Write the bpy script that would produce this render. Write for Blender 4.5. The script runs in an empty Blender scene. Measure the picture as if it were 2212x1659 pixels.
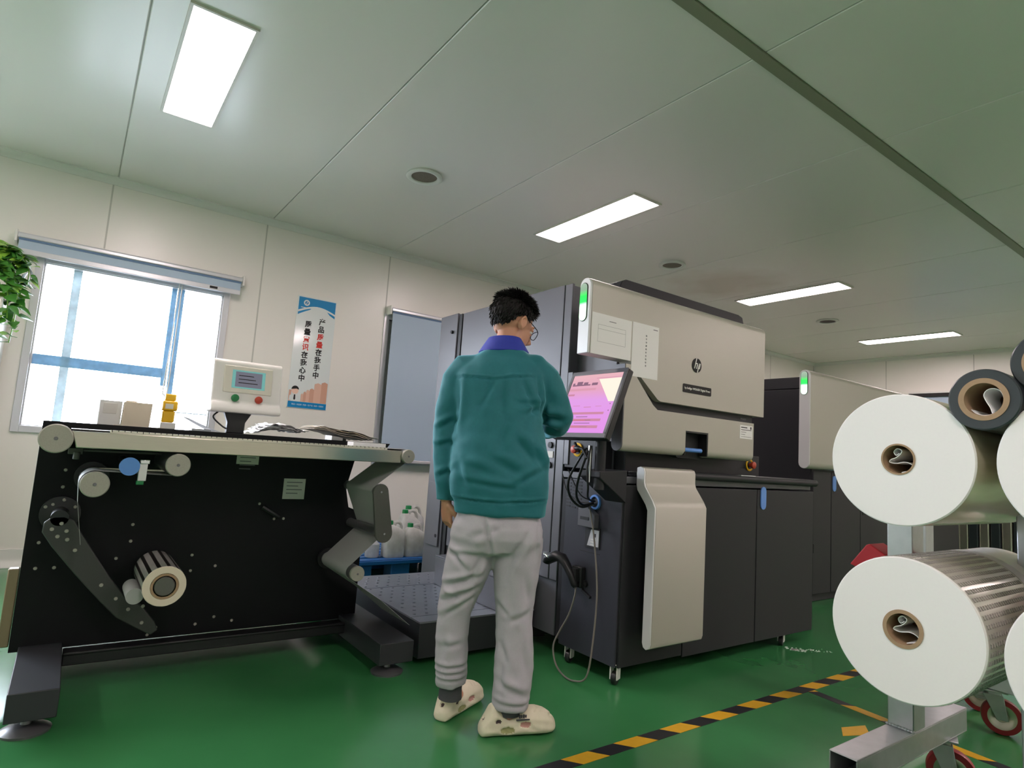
import bpy, bmesh, math, random
import numpy as np
from mathutils import Vector, Matrix, noise
random.seed(7)
PI = math.pi
SC = bpy.context.scene
COL = SC.collection
# ------------------------------------------------------------------ camera, world, exposure
F = 1317.68
cam = bpy.data.cameras.new('camera'); cam_o = bpy.data.objects.new('camera', cam); COL.objects.link(cam_o)
cam.sensor_width = 36.0; cam.lens = 36.0 * F / 2212; cam.clip_start = 0.05
cam_o.matrix_world = (Matrix.Translation((0, 0, 1.04)) @ Matrix.Rotation(math.radians(-35.4028), 4, 'Z')
                      @ Matrix.Rotation(PI / 2 + math.radians(6.4625), 4, 'X') @ Matrix.Rotation(math.radians(3.8495), 4, 'Z'))
SC.camera = cam_o
SC.view_settings.view_transform = 'Standard'; SC.view_settings.look = 'None'
SC.view_settings.gamma = 1.0; SC.view_settings.exposure = 0.42; SC.view_settings.use_curve_mapping = False
SC.cycles.use_denoising = True
SC.cycles.max_bounces = 10; SC.cycles.diffuse_bounces = 6; SC.cycles.glossy_bounces = 5
SC.cycles.transparent_max_bounces = 12; SC.cycles.sample_clamp_indirect = 6.0
SKY = 24.0
GROUND = 4.0
LAMP = 30.0
world = bpy.data.worlds.new('sky'); SC.world = world; world.use_nodes = True
_bg = world.node_tree.nodes['Background']; _bg.inputs[0].default_value = (0.82, 0.90, 1.04, 1); _bg.inputs[1].default_value = 1.0
_nt = world.node_tree; _tc = _nt.nodes.new('ShaderNodeTexCoord'); _sp = _nt.nodes.new('ShaderNodeSeparateXYZ'); _mr = _nt.nodes.new('ShaderNodeMapRange')   # bright overcast sky above the horizon, darker ground below
_mr.inputs[1].default_value = -0.06; _mr.inputs[2].default_value = 0.02; _mr.inputs[3].default_value = GROUND; _mr.inputs[4].default_value = SKY
_nt.links.new(_tc.outputs['Generated'], _sp.inputs[0]); _nt.links.new(_sp.outputs[2], _mr.inputs[0]); _nt.links.new(_mr.outputs[0], _bg.inputs[1])
CEIL, WL, WF, WN, WR = 3.0, 5.70, 10.68, -4.2, -4.4   # ceiling height, left wall y, far wall x, near wall x, right wall y
def portal(name, x0, x1, z0, z1):
    l = bpy.data.lights.new(name, 'AREA'); l.shape = 'RECTANGLE'; l.size = x1 - x0; l.size_y = z1 - z0
    l.cycles.is_portal = True
    o = bpy.data.objects.new(name, l); COL.objects.link(o); o.location = ((x0 + x1) / 2, WL + 0.16, (z0 + z1) / 2)
    o.rotation_euler = (-PI / 2, 0, 0)
portal('window_portal', -0.31, 0.93, 1.0, 2.23)
portal('window_portal', -3.4, -1.2, 1.0, 2.23)

# ------------------------------------------------------------------ materials
def lin(c):
    if isinstance(c, str):
        c = [int(c[i:i + 2], 16) / 255 for i in (0, 2, 4)]
    return tuple(x / 12.92 if x <= 0.04045 else ((x + 0.055) / 1.055) ** 2.4 for x in c)
def mat(name, col, rough=0.5, metal=0.0, nscale=0.0, nvar=0.0, bump=0.0, bscale=None, coat=0.0, spec=None, emit=None, estr=0.0, stretch=None, rvar=0.0):
    m = bpy.data.materials.new(name); m.use_nodes = True
    nt = m.node_tree; p = nt.nodes['Principled BSDF']
    c = lin(col); p.inputs['Base Color'].default_value = (*c, 1)
    p.inputs['Roughness'].default_value = rough; p.inputs['Metallic'].default_value = metal
    if coat: p.inputs['Coat Weight'].default_value = coat; p.inputs['Coat Roughness'].default_value = 0.08
    if spec is not None: p.inputs['Specular IOR Level'].default_value = spec
    if emit: p.inputs['Emission Color'].default_value = (*lin(emit), 1); p.inputs['Emission Strength'].default_value = estr
    if nvar or bump or rvar:
        tc = nt.nodes.new('ShaderNodeTexCoord'); src = tc.outputs['Object']
        if stretch:
            mp = nt.nodes.new('ShaderNodeMapping'); mp.inputs['Scale'].default_value = stretch
            nt.links.new(src, mp.inputs[0]); src = mp.outputs[0]
        n = nt.nodes.new('ShaderNodeTexNoise'); n.inputs['Scale'].default_value = nscale or 5; n.inputs['Detail'].default_value = 4
        nt.links.new(src, n.inputs['Vector'])
        if nvar:
            mx = nt.nodes.new('ShaderNodeMix'); mx.data_type = 'RGBA'
            mx.inputs[6].default_value = (*[x * (1 - nvar) for x in c], 1); mx.inputs[7].default_value = (*[min(1, x * (1 + nvar)) for x in c], 1)
            nt.links.new(n.outputs['Fac'], mx.inputs[0]); nt.links.new(mx.outputs[2], p.inputs['Base Color'])
        if rvar:
            mr = nt.nodes.new('ShaderNodeMapRange'); mr.inputs[3].default_value = max(0.02, rough - rvar); mr.inputs[4].default_value = rough + rvar
            nt.links.new(n.outputs['Fac'], mr.inputs[0]); nt.links.new(mr.outputs[0], p.inputs['Roughness'])
        if bump:
            n2 = nt.nodes.new('ShaderNodeTexNoise'); n2.inputs['Scale'].default_value = bscale or nscale or 50
            nt.links.new(src, n2.inputs['Vector'])
            b = nt.nodes.new('ShaderNodeBump'); b.inputs['Strength'].default_value = bump; b.inputs['Distance'].default_value = 0.004
            nt.links.new(n2.outputs['Fac'], b.inputs['Height']); nt.links.new(b.outputs[0], p.inputs['Normal'])
    return m
def emission(name, col, s):
    m = bpy.data.materials.new(name); m.use_nodes = True; nt = m.node_tree; nt.nodes.clear()
    o = nt.nodes.new('ShaderNodeOutputMaterial'); e = nt.nodes.new('ShaderNodeEmission')
    e.inputs[0].default_value = (*lin(col), 1); e.inputs[1].default_value = s; nt.links.new(e.outputs[0], o.inputs[0])
    return m
M = {}
M['wall'] = mat('wall_panel', 'e6e3db', 0.32, nscale=1.5, nvar=0.03)
M['ceiling'] = mat('ceiling_panel', 'e3dfd9', 0.27, nscale=0.8, nvar=0.015)
def ceiling_stain(m, x, y, r):   # faint brown water mark beside a lamp
    nt = m.node_tree; p = nt.nodes['Principled BSDF']; src = p.inputs['Base Color'].links[0].from_socket
    tc = nt.nodes.new('ShaderNodeTexCoord'); n = nt.nodes.new('ShaderNodeTexNoise'); n.inputs['Scale'].default_value = 3.0
    ad = nt.nodes.new('ShaderNodeVectorMath'); ad.operation = 'MULTIPLY_ADD'; ad.inputs[1].default_value = (0.5, 0.5, 0); nt.links.new(tc.outputs['Object'], n.inputs['Vector']); nt.links.new(n.outputs['Color'], ad.inputs[0]); nt.links.new(tc.outputs['Object'], ad.inputs[2])
    ds = nt.nodes.new('ShaderNodeVectorMath'); ds.operation = 'DISTANCE'; ds.inputs[1].default_value = (x + 0.25, y + 0.25, 0); nt.links.new(ad.outputs[0], ds.inputs[0])
    mr = nt.nodes.new('ShaderNodeMapRange'); mr.inputs[1].default_value = r * 0.3; mr.inputs[2].default_value = r; mr.inputs[3].default_value = 0.45; mr.inputs[4].default_value = 0.0; nt.links.new(ds.outputs['Value'], mr.inputs[0])
    mx = nt.nodes.new('ShaderNodeMix'); mx.data_type = 'RGBA'; nt.links.new(mr.outputs[0], mx.inputs[0]); nt.links.new(src, mx.inputs[6]); mx.inputs[7].default_value = (*lin('a98f6c'), 1); nt.links.new(mx.outputs[2], p.inputs['Base Color'])
ceiling_stain(M['ceiling'], 5.55 - 3.24, 3.95 - 0.65, 0.7)
M['joint'] = mat('panel_joint', 'bcbbb2', 0.5)
M['joint_dark'] = mat('ceiling_joint', '868873', 0.5)
M['white_trim'] = mat('aluminium_trim', 'dcdcd6', 0.35)
M['floor'] = mat('green_epoxy', '387a48', 0.2, nscale=2.2, nvar=0.2, bump=0.02, bscale=6, rvar=0.06)
M['lamp'] = emission('lamp_diffuser', 'ffeaec', LAMP)
M['lamp_frame'] = mat('lamp_frame', 'cfcac0', 0.4)
M['vent_dark'] = mat('vent_mesh', '6f6558', 0.7, nscale=120, nvar=0.3)
M['vent_dark2'] = mat('dark_vent_mesh', '3a2f28', 0.7)
M['alu'] = mat('window_aluminium', 'd2d2d6', 0.3, 0.3)
M['black'] = mat('black_plate', '121315', 0.5, nscale=40, nvar=0.2, spec=0.2)
M['black_soft'] = mat('black_plastic', '1b1b1d', 0.4)
M['body'] = mat('dark_grey_enamel', '5b5b61', 0.42, nscale=300, nvar=0.06)
M['body2'] = mat('charcoal_enamel', '2b2b2e', 0.45, nscale=300, nvar=0.06, spec=0.25)
M['cabinet'] = mat('cabinet_side_enamel', '3a3b43', 0.42, nscale=300, nvar=0.06, spec=0.3)
M['recess'] = mat('dark_recess', '18181a', 0.6)
M['silver'] = mat('silver_grey_cover', 'b1ada2', 0.38, 0.15, nscale=400, nvar=0.04)
M['silver_side'] = mat('pale_silver_edge', 'd6d6d6', 0.35, 0.1)
M['steel'] = mat('brushed_steel', 'c4beae', 0.28, 0.9, nscale=30, nvar=0.08, stretch=(0.3, 20, 20))
M['galv'] = mat('galvanised_steel', 'aeb0b2', 0.33, 0.75, nscale=25, nvar=0.15)
M['chrome'] = mat('chrome', 'd8d8d8', 0.12, 1.0)
M['roller_end'] = mat('roller_end_cap', 'a5a297', 0.5, 0.2, nscale=200, nvar=0.12)
M['roller'] = mat('roller_rubber', '77777a', 0.3, 0.6)
M['arm'] = mat('anthracite_arm', '3b3c3a', 0.5, nscale=150, nvar=0.12)
M['arm2'] = mat('grey_link_plate', '5a5a54', 0.5, nscale=150, nvar=0.1)
M['web'] = mat('paper_web', 'a9aaa8', 0.45, nscale=200, nvar=0.03)
M['white'] = mat('white_plastic', 'e6e4de', 0.35)
M['offwhite'] = mat('ivory_plastic', 'd8d4c4', 0.4)
M['paper'] = mat('white_paper', 'e9e8e6', 0.7)
M['paper_warm'] = mat('grey_paper', 'd8d5cf', 0.8)
M['paper_beige'] = mat('beige_paper', 'd9cdb8', 0.8)
M['kraft'] = mat('cardboard_core', 'a08567', 0.8, nscale=60, nvar=0.15)
M['ink'] = mat('grey_ink', '77777a', 0.8)
M['ink_black'] = mat('black_ink', '1b1718', 0.7)
M['ink_red'] = mat('red_ink', 'd43a30', 0.7)
M['yellow'] = mat('yellow_plastic', 'e6b412', 0.4)
M['red'] = mat('red_button', 'b5402c', 0.4)
M['red_sleeve'] = mat('red_sleeve', 'b71a2a', 0.55)
M['green_btn'] = mat('green_button', '1f7a45', 0.35)
M['blue_knob'] = mat('blue_disc', '5b8fd6', 0.4)
M['blue_strip'] = mat('blue_handle', '5d8fd8', 0.4)
M['screen_teal'] = emission('teal_screen', '6ea6a0', 0.8)
M['screen_grey'] = emission('grey_screen', '6d6d78', 0.8)
M['jacket'] = mat('green_workwear', '14676f', 0.75, nscale=90, nvar=0.10, bump=0.08, bscale=500)
M['jacket'].node_tree.nodes['Principled BSDF'].inputs['Sheen Weight'].default_value = 0.7; M['jacket'].node_tree.nodes['Principled BSDF'].inputs['Sheen Roughness'].default_value = 0.35; M['jacket'].node_tree.nodes['Principled BSDF'].inputs['Sheen Tint'].default_value = (0.35, 0.85, 1.0, 1)  # cyan sheen tint stands in for the window's rim light on the cloth
M['collar'] = mat('blue_collar', '25349c', 0.7, nscale=90, nvar=0.1, bump=0.2, bscale=300)
M['trousers'] = mat('grey_cotton', 'b0acb3', 0.8, nscale=200, nvar=0.06, bump=0.08, bscale=600)
M['skin'] = mat('skin', 'c08a6e', 0.5, nscale=60, nvar=0.06)
M['hair'] = mat('black_hair', '120e0d', 0.6, spec=0.3, nscale=220, nvar=0.5, bump=0.5, bscale=260)
M['foam'] = mat('cream_foam', 'e2d8bf', 0.6, nscale=60, nvar=0.04, bump=0.1, bscale=300)
M['sock'] = mat('grey_sock', '4a4a4e', 0.9)
M['hole'] = mat('shoe_opening', '4a3b3c', 0.8)
M['hole_pink'] = mat('pink_opening', 'b98a80', 0.8)
M['hole_green'] = mat('olive_opening', 'a8a474', 0.8)
M['lens'] = mat('lens', 'cfd6da', 0.1)
M['film'] = mat('silver_film', 'c9c4b4', 0.22, 0.75, nscale=6, nvar=0.1, stretch=(1, 6, 6))
M['darkfilm'] = mat('dark_film_roll', '343a3e', 0.3, nscale=9, nvar=0.15)
M['wheel_red'] = mat('red_tyre', '8f2028', 0.35)
M['blue_plastic'] = mat('blue_pallet', '155a9a', 0.45)
M['leaf'] = mat('leaf_green', '3f7a2c', 0.35, nscale=8, nvar=0.4)
M['leaf2'] = mat('leaf_light', '7fae3c', 0.35, nscale=8, nvar=0.3)
M['poster_white'] = mat('poster_white', 'dfe6e4', 0.12, coat=0.3)
M['poster_blue'] = mat('poster_blue', '1f86c0', 0.15, coat=0.3)
M['poster_pink'] = mat('poster_salmon', 'e0b8a4', 0.3)
M['poster_pink2'] = mat('poster_tan', 'd3a38c', 0.3)
M['poster_skin'] = mat('poster_peach', 'ecc8b4', 0.3)
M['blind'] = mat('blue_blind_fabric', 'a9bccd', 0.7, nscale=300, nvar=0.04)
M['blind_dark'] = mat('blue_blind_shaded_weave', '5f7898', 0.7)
M['tape_yellow'] = mat('yellow_tape', 'd6a321', 0.45, nscale=30, nvar=0.1)
M['tape_black'] = mat('black_tape', '1d1c22', 0.45)
M['green_cap'] = mat('green_cap', '1f8a4e', 0.4)
M['cable'] = mat('cable_grey', '6f6a60', 0.5)
M['cable_black'] = mat('cable_black', '141416', 0.4)
M['tread'] = mat('tread_plate', '787a82', 0.36, 0.25, nscale=14, nvar=0.12)
M['plate_dark'] = mat('platform_side', '2e2f33', 0.5)
def glass_mat():
    m = bpy.data.materials.new('window_glass'); m.use_nodes = True; nt = m.node_tree; nt.nodes.clear()
    o = nt.nodes.new('ShaderNodeOutputMaterial'); t = nt.nodes.new('ShaderNodeBsdfTransparent'); g = nt.nodes.new('ShaderNodeBsdfGlossy')
    g.inputs['Roughness'].default_value = 0.02; fr = nt.nodes.new('ShaderNodeFresnel'); fr.inputs[0].default_value = 1.3; mx = nt.nodes.new('ShaderNodeMixShader')
    nt.links.new(fr.outputs[0], mx.inputs[0]); nt.links.new(t.outputs[0], mx.inputs[1]); nt.links.new(g.outputs[0], mx.inputs[2]); nt.links.new(mx.outputs[0], o.inputs[0])
    return m
M['glass'] = glass_mat()
def translucent(name, col, fac):
    m = bpy.data.materials.new(name); m.use_nodes = True; nt = m.node_tree; nt.nodes.clear(); c = (*lin(col), 1)
    o = nt.nodes.new('ShaderNodeOutputMaterial'); d = nt.nodes.new('ShaderNodeBsdfDiffuse'); t = nt.nodes.new('ShaderNodeBsdfTranslucent'); mx = nt.nodes.new('ShaderNodeMixShader')
    tc = nt.nodes.new('ShaderNodeTexCoord'); n = nt.nodes.new('ShaderNodeTexNoise'); n.inputs['Scale'].default_value = 14
    cr = nt.nodes.new('ShaderNodeMix'); cr.data_type = 'RGBA'; cr.inputs[6].default_value = (*[x * 0.55 for x in c[:3]], 1); cr.inputs[7].default_value = (*[min(1, x * 1.35) for x in c[:3]], 1)
    nt.links.new(tc.outputs['Object'], n.inputs['Vector']); nt.links.new(n.outputs['Fac'], cr.inputs[0])
    for s in (d, t): nt.links.new(cr.outputs[2], s.inputs[0])
    mx.inputs[0].default_value = fac
    nt.links.new(d.outputs[0], mx.inputs[1]); nt.links.new(t.outputs[0], mx.inputs[2]); nt.links.new(mx.outputs[0], o.inputs[0])
    return m
M['film_blue'] = translucent('blue_protective_film', '9cc6ea', 0.16)  # window flare over the bars, put into translucent blue and pale colours
M['film_pale'] = translucent('pale_protective_film', 'cfdce4', 0.26)
M['jug'] = translucent('milky_plastic', 'eef0e4', 0.35)
M['bag'] = translucent('clear_bag', 'e2ebf0', 0.5)
def stripes_mat(name, c1, c2, freq, metal=0.6):
    m = mat(name, c1, 0.3, metal); nt = m.node_tree; p = nt.nodes['Principled BSDF']
    tc = nt.nodes.new('ShaderNodeTexCoord'); sp = nt.nodes.new('ShaderNodeSeparateXYZ'); at = nt.nodes.new('ShaderNodeMath'); at.operation = 'ARCTAN2'
    nt.links.new(tc.outputs['Object'], sp.inputs[0]); nt.links.new(sp.outputs[2], at.inputs[0]); nt.links.new(sp.outputs[0], at.inputs[1])
    mu = nt.nodes.new('ShaderNodeMath'); mu.operation = 'MULTIPLY'; mu.inputs[1].default_value = freq; nt.links.new(at.outputs[0], mu.inputs[0])
    si = nt.nodes.new('ShaderNodeMath'); si.operation = 'SINE'; nt.links.new(mu.outputs[0], si.inputs[0])
    gt = nt.nodes.new('ShaderNodeMath'); gt.operation = 'GREATER_THAN'; gt.inputs[1].default_value = 0.35; nt.links.new(si.outputs[0], gt.inputs[0])
    mx = nt.nodes.new('ShaderNodeMix'); mx.data_type = 'RGBA'; mx.inputs[6].default_value = (*lin(c1), 1); mx.inputs[7].default_value = (*lin(c2), 1)
    nt.links.new(gt.outputs[0], mx.inputs[0]); nt.links.new(mx.outputs[2], p.inputs['Base Color'])
    return m
M['label_stripe'] = stripes_mat('striped_label_stock', 'b9b5b0', '2a2624', 14, 0.3)
def screen_mat():   # the interface shown on the operator monitor: a pink page that turns violet lower down
    m = emission('pink_screen', 'f3b6cf', 1.0); nt = m.node_tree; e = [n for n in nt.nodes if n.type == 'EMISSION'][0]
    tc = nt.nodes.new('ShaderNodeTexCoord'); sp = nt.nodes.new('ShaderNodeSeparateXYZ'); cr = nt.nodes.new('ShaderNodeValToRGB')
    mr = nt.nodes.new('ShaderNodeMapRange'); mr.inputs[1].default_value = -0.17; mr.inputs[2].default_value = 0.17
    nt.links.new(tc.outputs['Object'], sp.inputs[0]); nt.links.new(sp.outputs[2], mr.inputs[0]); nt.links.new(mr.outputs[0], cr.inputs[0])
    r = cr.color_ramp; r.elements[0].color = (*lin('f0a0f6'), 1); r.elements[1].color = (*lin('f6c3c8'), 1); r.elements[0].position = 0.1
    k = r.elements.new(0.55); k.color = (*lin('eeaaf4'), 1); k = r.elements.new(0.72); k.color = (*lin('f2b0cc'), 1)
    nt.links.new(cr.outputs[0], e.inputs[0]); e.inputs[1].default_value = 0.68
    return m
M['screen_pink'] = screen_mat()

# ------------------------------------------------------------------ mesh builder
ORG = {}
def axes(a):
    a = Vector(a).normalized(); t = Vector((0, 0, 1)) if abs(a.z) < 0.9 else Vector((1, 0, 0))
    u = t.cross(a).normalized(); return u, a.cross(u).normalized()
class B:
    def __init__(s): s.v = []; s.f = []; s.m = []
    def add(s, vs, fs, mi=0):
        k = len(s.v); s.v += [tuple(v) for v in vs]
        for i, f in enumerate(fs):
            s.f.append([k + j for j in f]); s.m.append(mi[i] if isinstance(mi, list) else mi)
        return s
    def box(s, x0, x1, y0, y1, z0, z1, mi=0):
        return s.add([(x, y, z) for x in (x0, x1) for y in (y0, y1) for z in (z0, z1)],
                     [(0, 1, 3, 2), (4, 6, 7, 5), (0, 4, 5, 1), (2, 3, 7, 6), (0, 2, 6, 4), (1, 5, 7, 3)], mi)
    def obox(s, c, a, b, d, mi=0):   # oriented box from centre and three half vectors
        c, a, b, d = Vector(c), Vector(a), Vector(b), Vector(d)
        return s.add([c + a * i + b * j + d * k for i in (-1, 1) for j in (-1, 1) for k in (-1, 1)],
                     [(0, 1, 3, 2), (4, 6, 7, 5), (0, 4, 5, 1), (2, 3, 7, 6), (0, 2, 6, 4), (1, 5, 7, 3)], mi)
    def prism(s, poly, axis, a, b, mi=0):
        def P(p, t): return (t, p[0], p[1]) if axis == 'x' else (p[0], t, p[1]) if axis == 'y' else (p[0], p[1], t)
        n = len(poly)
        return s.add([P(p, a) for p in poly] + [P(p, b) for p in poly],
                     [tuple(range(n)), tuple(range(2 * n - 1, n - 1, -1))] + [(i, (i + 1) % n, n + (i + 1) % n, n + i) for i in range(n)], mi)
    def lathe(s, prof, o, ax, seg=32, mi=0, close=False):   # prof: (distance along the axis, radius)
        o = Vector(o); a = Vector(ax).normalized(); u, w = axes(a); vs = []; fs = []; ms = []
        for t, r in prof:
            for k in range(seg):
                q = 2 * PI * k / seg; vs.append(o + a * t + (u * math.cos(q) + w * math.sin(q)) * r)
        n = len(prof)
        for i in range(n if close else n - 1):
            for k in range(seg):
                i2 = (i + 1) % n
                fs.append((i * seg + k, i * seg + (k + 1) % seg, i2 * seg + (k + 1) % seg, i2 * seg + k)); ms.append(mi[i] if isinstance(mi, list) else mi)
        if not close:
            if prof[0][1] > 1e-5: fs.append(tuple(range(seg))); ms.append(mi[0] if isinstance(mi, list) else mi)
            if prof[-1][1] > 1e-5: fs.append(tuple(range((n - 1) * seg, n * seg))); ms.append(mi[-1] if isinstance(mi, list) else mi)
        return s.add(vs, fs, ms)
    def cyl(s, p0, p1, r, r1=None, seg=24, mi=0):
        p0, p1 = Vector(p0), Vector(p1); return s.lathe([(0, r), ((p1 - p0).length, r if r1 is None else r1)], p0, p1 - p0, seg, mi)
    def loft(s, rings, mi=0, caps=True):
        n = len(rings[0]); vs = [p for r in rings for p in r]
        fs = [(i * n + k, i * n + (k + 1) % n, (i + 1) * n + (k + 1) % n, (i + 1) * n + k) for i in range(len(rings) - 1) for k in range(n)]
        if caps: fs += [tuple(range(n)), tuple(range((len(rings) - 1) * n, len(rings) * n))]
        return s.add(vs, fs, mi)
    def tube(s, pts, r, seg=8, mi=0):
        pts = [Vector(p) for p in pts]; rs = r if isinstance(r, (list, tuple)) else [r] * len(pts); rings = []; u = None
        for i, p in enumerate(pts):
            d = (pts[min(i + 1, len(pts) - 1)] - pts[max(i - 1, 0)]).normalized()
            if u is None: u, w = axes(d)
            u = (u - d * u.dot(d)).normalized(); w = d.cross(u)
            rings.append([p + (u * math.cos(2 * PI * k / seg) + w * math.sin(2 * PI * k / seg)) * rs[i] for k in range(seg)])
        return s.loft(rings, mi)
    def ell(s, c, rad, seg=20, rings=12, rot=None, mi=0):
        c = Vector(c); R = rot or Matrix.Identity(3); vs = [c + R @ Vector((0, 0, rad[2]))]; fs = []
        for i in range(1, rings):
            a = PI * i / rings
            for k in range(seg):
                q = 2 * PI * k / seg; vs.append(c + R @ Vector((rad[0] * math.sin(a) * math.cos(q), rad[1] * math.sin(a) * math.sin(q), rad[2] * math.cos(a))))
        vs.append(c + R @ Vector((0, 0, -rad[2]))); last = len(vs) - 1
        for k in range(seg):
            fs.append((0, 1 + k, 1 + (k + 1) % seg)); fs.append((last, last - seg + (k + 1) % seg, last - seg + k))
        for i in range(rings - 2):
            for k in range(seg):
                a = 1 + i * seg + k; b = 1 + i * seg + (k + 1) % seg; fs.append((a, b, b + seg, a + seg))
        return s.add(vs, fs, mi)
    def text(s, body, c, right, up, size, mi=0, bold=0.0, sx=1.0):
        cu = bpy.data.curves.new('t', 'FONT'); cu.body = body; cu.size = 1; cu.align_x = 'CENTER'; cu.align_y = 'CENTER'; cu.extrude = 0.01; cu.offset = bold
        o = bpy.data.objects.new('t', cu); COL.objects.link(o); dg = bpy.context.evaluated_depsgraph_get()
        me = bpy.data.meshes.new_from_object(o.evaluated_get(dg)); bpy.data.objects.remove(o); bpy.data.curves.remove(cu)
        if me.vertices:
            zs = [v.co for v in me.vertices]; cx = (min(v.x for v in zs) + max(v.x for v in zs)) / 2; cy = (min(v.y for v in zs) + max(v.y for v in zs)) / 2
            R, U = Vector(right).normalized(), Vector(up).normalized(); N = R.cross(U); c = Vector(c)
            s.add([c + R * (v.x - cx) * size * sx + U * (v.y - cy) * size + N * v.z * 0.08 for v in zs], [tuple(p.vertices) for p in me.polygons], mi)
        bpy.data.meshes.remove(me); return s
    def xf(s, Mx, start=0):
        s.v = s.v[:start] + [tuple(Mx @ Vector(v)) for v in s.v[start:]]; return s
    def bm(s):
        bm = bmesh.new(); vs = [bm.verts.new(v) for v in s.v]
        for f, mi in zip(s.f, s.m):
            try: bm.faces.new([vs[i] for i in f]).material_index = mi
            except ValueError: pass
        bmesh.ops.recalc_face_normals(bm, faces=bm.faces); return bm
    def build(s, name, mats, parent=None, smooth=35, bevel=0.0, seg=2, tag=None, base=None, kind=None, label=None, local=False):
        me = bpy.data.meshes.new(name); bm = s.bm()
        org = Vector((0, 0, 0))
        if parent is not None: org = Vector((0, 0, 0)) if local else ORG[parent.name]
        elif not local:
            if base is None:
                a = np.array(s.v); base = ((a[:, 0].min() + a[:, 0].max()) / 2, (a[:, 1].min() + a[:, 1].max()) / 2, a[:, 2].min())
            org = Vector(base)
        bmesh.ops.translate(bm, verts=bm.verts, vec=-org); bm.to_mesh(me); bm.free()
        return finish(me, name, mats, parent, org, smooth, bevel, seg, tag, kind, label)
def finish(me, name, mats, parent, org, smooth=35, bevel=0, seg=2, tag=None, kind=None, label=None):
    for m in (mats if isinstance(mats, (list, tuple)) else [mats]): me.materials.append(M[m] if isinstance(m, str) else m)
    if smooth:
        me.polygons.foreach_set('use_smooth', [True] * len(me.polygons)); me.set_sharp_from_angle(angle=math.radians(smooth))
    o = bpy.data.objects.new(name, me); COL.objects.link(o)
    if parent is not None: o.parent = parent
    else: o.location = org
    ORG[o.name] = org.copy()
    if bevel:
        b = o.modifiers.new('Bevel', 'BEVEL'); b.width = bevel; b.segments = seg; b.limit_method = 'ANGLE'; b.angle_limit = math.radians(40)
    if tag: settag(o, *tag)
    if kind: o['kind'] = kind
    if label: o['label'] = label
    return o
def settag(o, label, cat, group=None):
    o['label'] = label; o['category'] = cat
    if group: o['group'] = group
def thing(name, label, cat, loc=(0, 0, 0), group=None, rz=0):
    o = bpy.data.objects.new(name, None); COL.objects.link(o); o.location = loc; o.rotation_euler = (0, 0, rz); o.empty_display_size = 0.05
    ORG[o.name] = Vector(loc); settag(o, label, cat, group); return o
def dup(root, loc, label=None, group=None):
    r = root.copy(); COL.objects.link(r); r.location = loc
    if label: r['label'] = label
    if group: r['group'] = group
    for ch in list(root.children):
        c = ch.copy(); COL.objects.link(c); c.parent = r
        for g in list(ch.children):
            d = g.copy(); COL.objects.link(d); d.parent = c
    return r
def arc(cx, cy, r, a0, a1, n=8):
    return [(cx + r * math.cos(math.radians(a0 + (a1 - a0) * i / n)), cy + r * math.sin(math.radians(a0 + (a1 - a0) * i / n))) for i in range(n + 1)]
def spline(pts, n=8):
    P = [Vector(p) for p in pts]; P = [P[0] * 2 - P[1]] + P + [P[-1] * 2 - P[-2]]; out = []
    for i in range(1, len(P) - 2):
        for k in range(n):
            t = k / n; a, b, c, d = P[i - 1:i + 3]
            out.append(0.5 * ((2 * b) + (c - a) * t + (2 * a - 5 * b + 4 * c - d) * t * t + (3 * b - a - 3 * c + d) * t ** 3))
    return out + [P[-2]]
def rrect(x0, x1, y0, y1, r, n=5):
    return arc(x1 - r, y1 - r, r, 0, 90, n) + arc(x0 + r, y1 - r, r, 90, 180, n) + arc(x0 + r, y0 + r, r, 180, 270, n) + arc(x1 - r, y0 + r, r, 270, 360, n)
X, Y, Z = (1, 0, 0), (0, 1, 0), (0, 0, 1)

# ------------------------------------------------------------------ room shell
B().box(WN, WF, WR, WL, -0.08, 0).build('floor', 'floor', kind='structure', smooth=0)
c = B()
xs = [WN] + [0.065 + 1.19 * k for k in range(-3, 9)] + [WF]
for i in range(len(xs) - 1):
    for y0, y1 in ((WR, 1.558), (1.616, WL)):
        c.box(xs[i] + 0.003, xs[i + 1] - 0.003, y0 + 0.003, y1 - 0.003, CEIL, CEIL + 0.05)
c.build('ceiling', 'ceiling', kind='structure', smooth=0, bevel=0.004, seg=1)
B().box(WN - 0.1, WF + 0.1, WR - 0.1, WL + 0.1, CEIL + 0.012, CEIL + 0.1).build('ceiling_backing', 'joint', kind='structure', smooth=0)
B().box(WN, WF, 1.556, 1.618, CEIL - 0.006, CEIL + 0.004).build('trim_1', 'joint_dark', kind='structure', smooth=0)
# left wall with openings: window_1, the blind-covered window_2 and the window off to the left
wb = B(); op = [(-3.4, -1.2, 1.0, 2.23), (-0.31, 0.93, 1.0, 2.23), (2.47, 4.3, 0.9, 2.3)]
x = WN
for a, b_, z0, z1 in op:
    wb.box(x, a, WL, WL + 0.12, 0, CEIL); wb.box(a, b_, WL, WL + 0.12, 0, z0); wb.box(a, b_, WL, WL + 0.12, z1, CEIL); x = b_
wb.box(x, WF, WL, WL + 0.12, 0, CEIL)
for k, sx in enumerate([-3.56, -2.36, 0.04, 1.22, 2.425, 4.5, 5.7, 6.9, 8.1, 9.3]):
    z0 = 2.42 if -1.2 < sx < 0.9 else 0.12
    wb.box(sx - 0.006, sx + 0.006, WL - 0.0012, WL, z0, CEIL - 0.05, 1)
wb.build('wall_left', ['wall', 'joint'], kind='structure', smooth=0)
wf = B().box(WF, WF + 0.12, WR, WL, 0, CEIL)
for sy in (4.5, 3.3, 2.1, 0.9, -0.3): wf.box(WF - 0.0015, WF, sy - 0.006, sy + 0.006, 0.1, CEIL - 0.05, 1)
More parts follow.
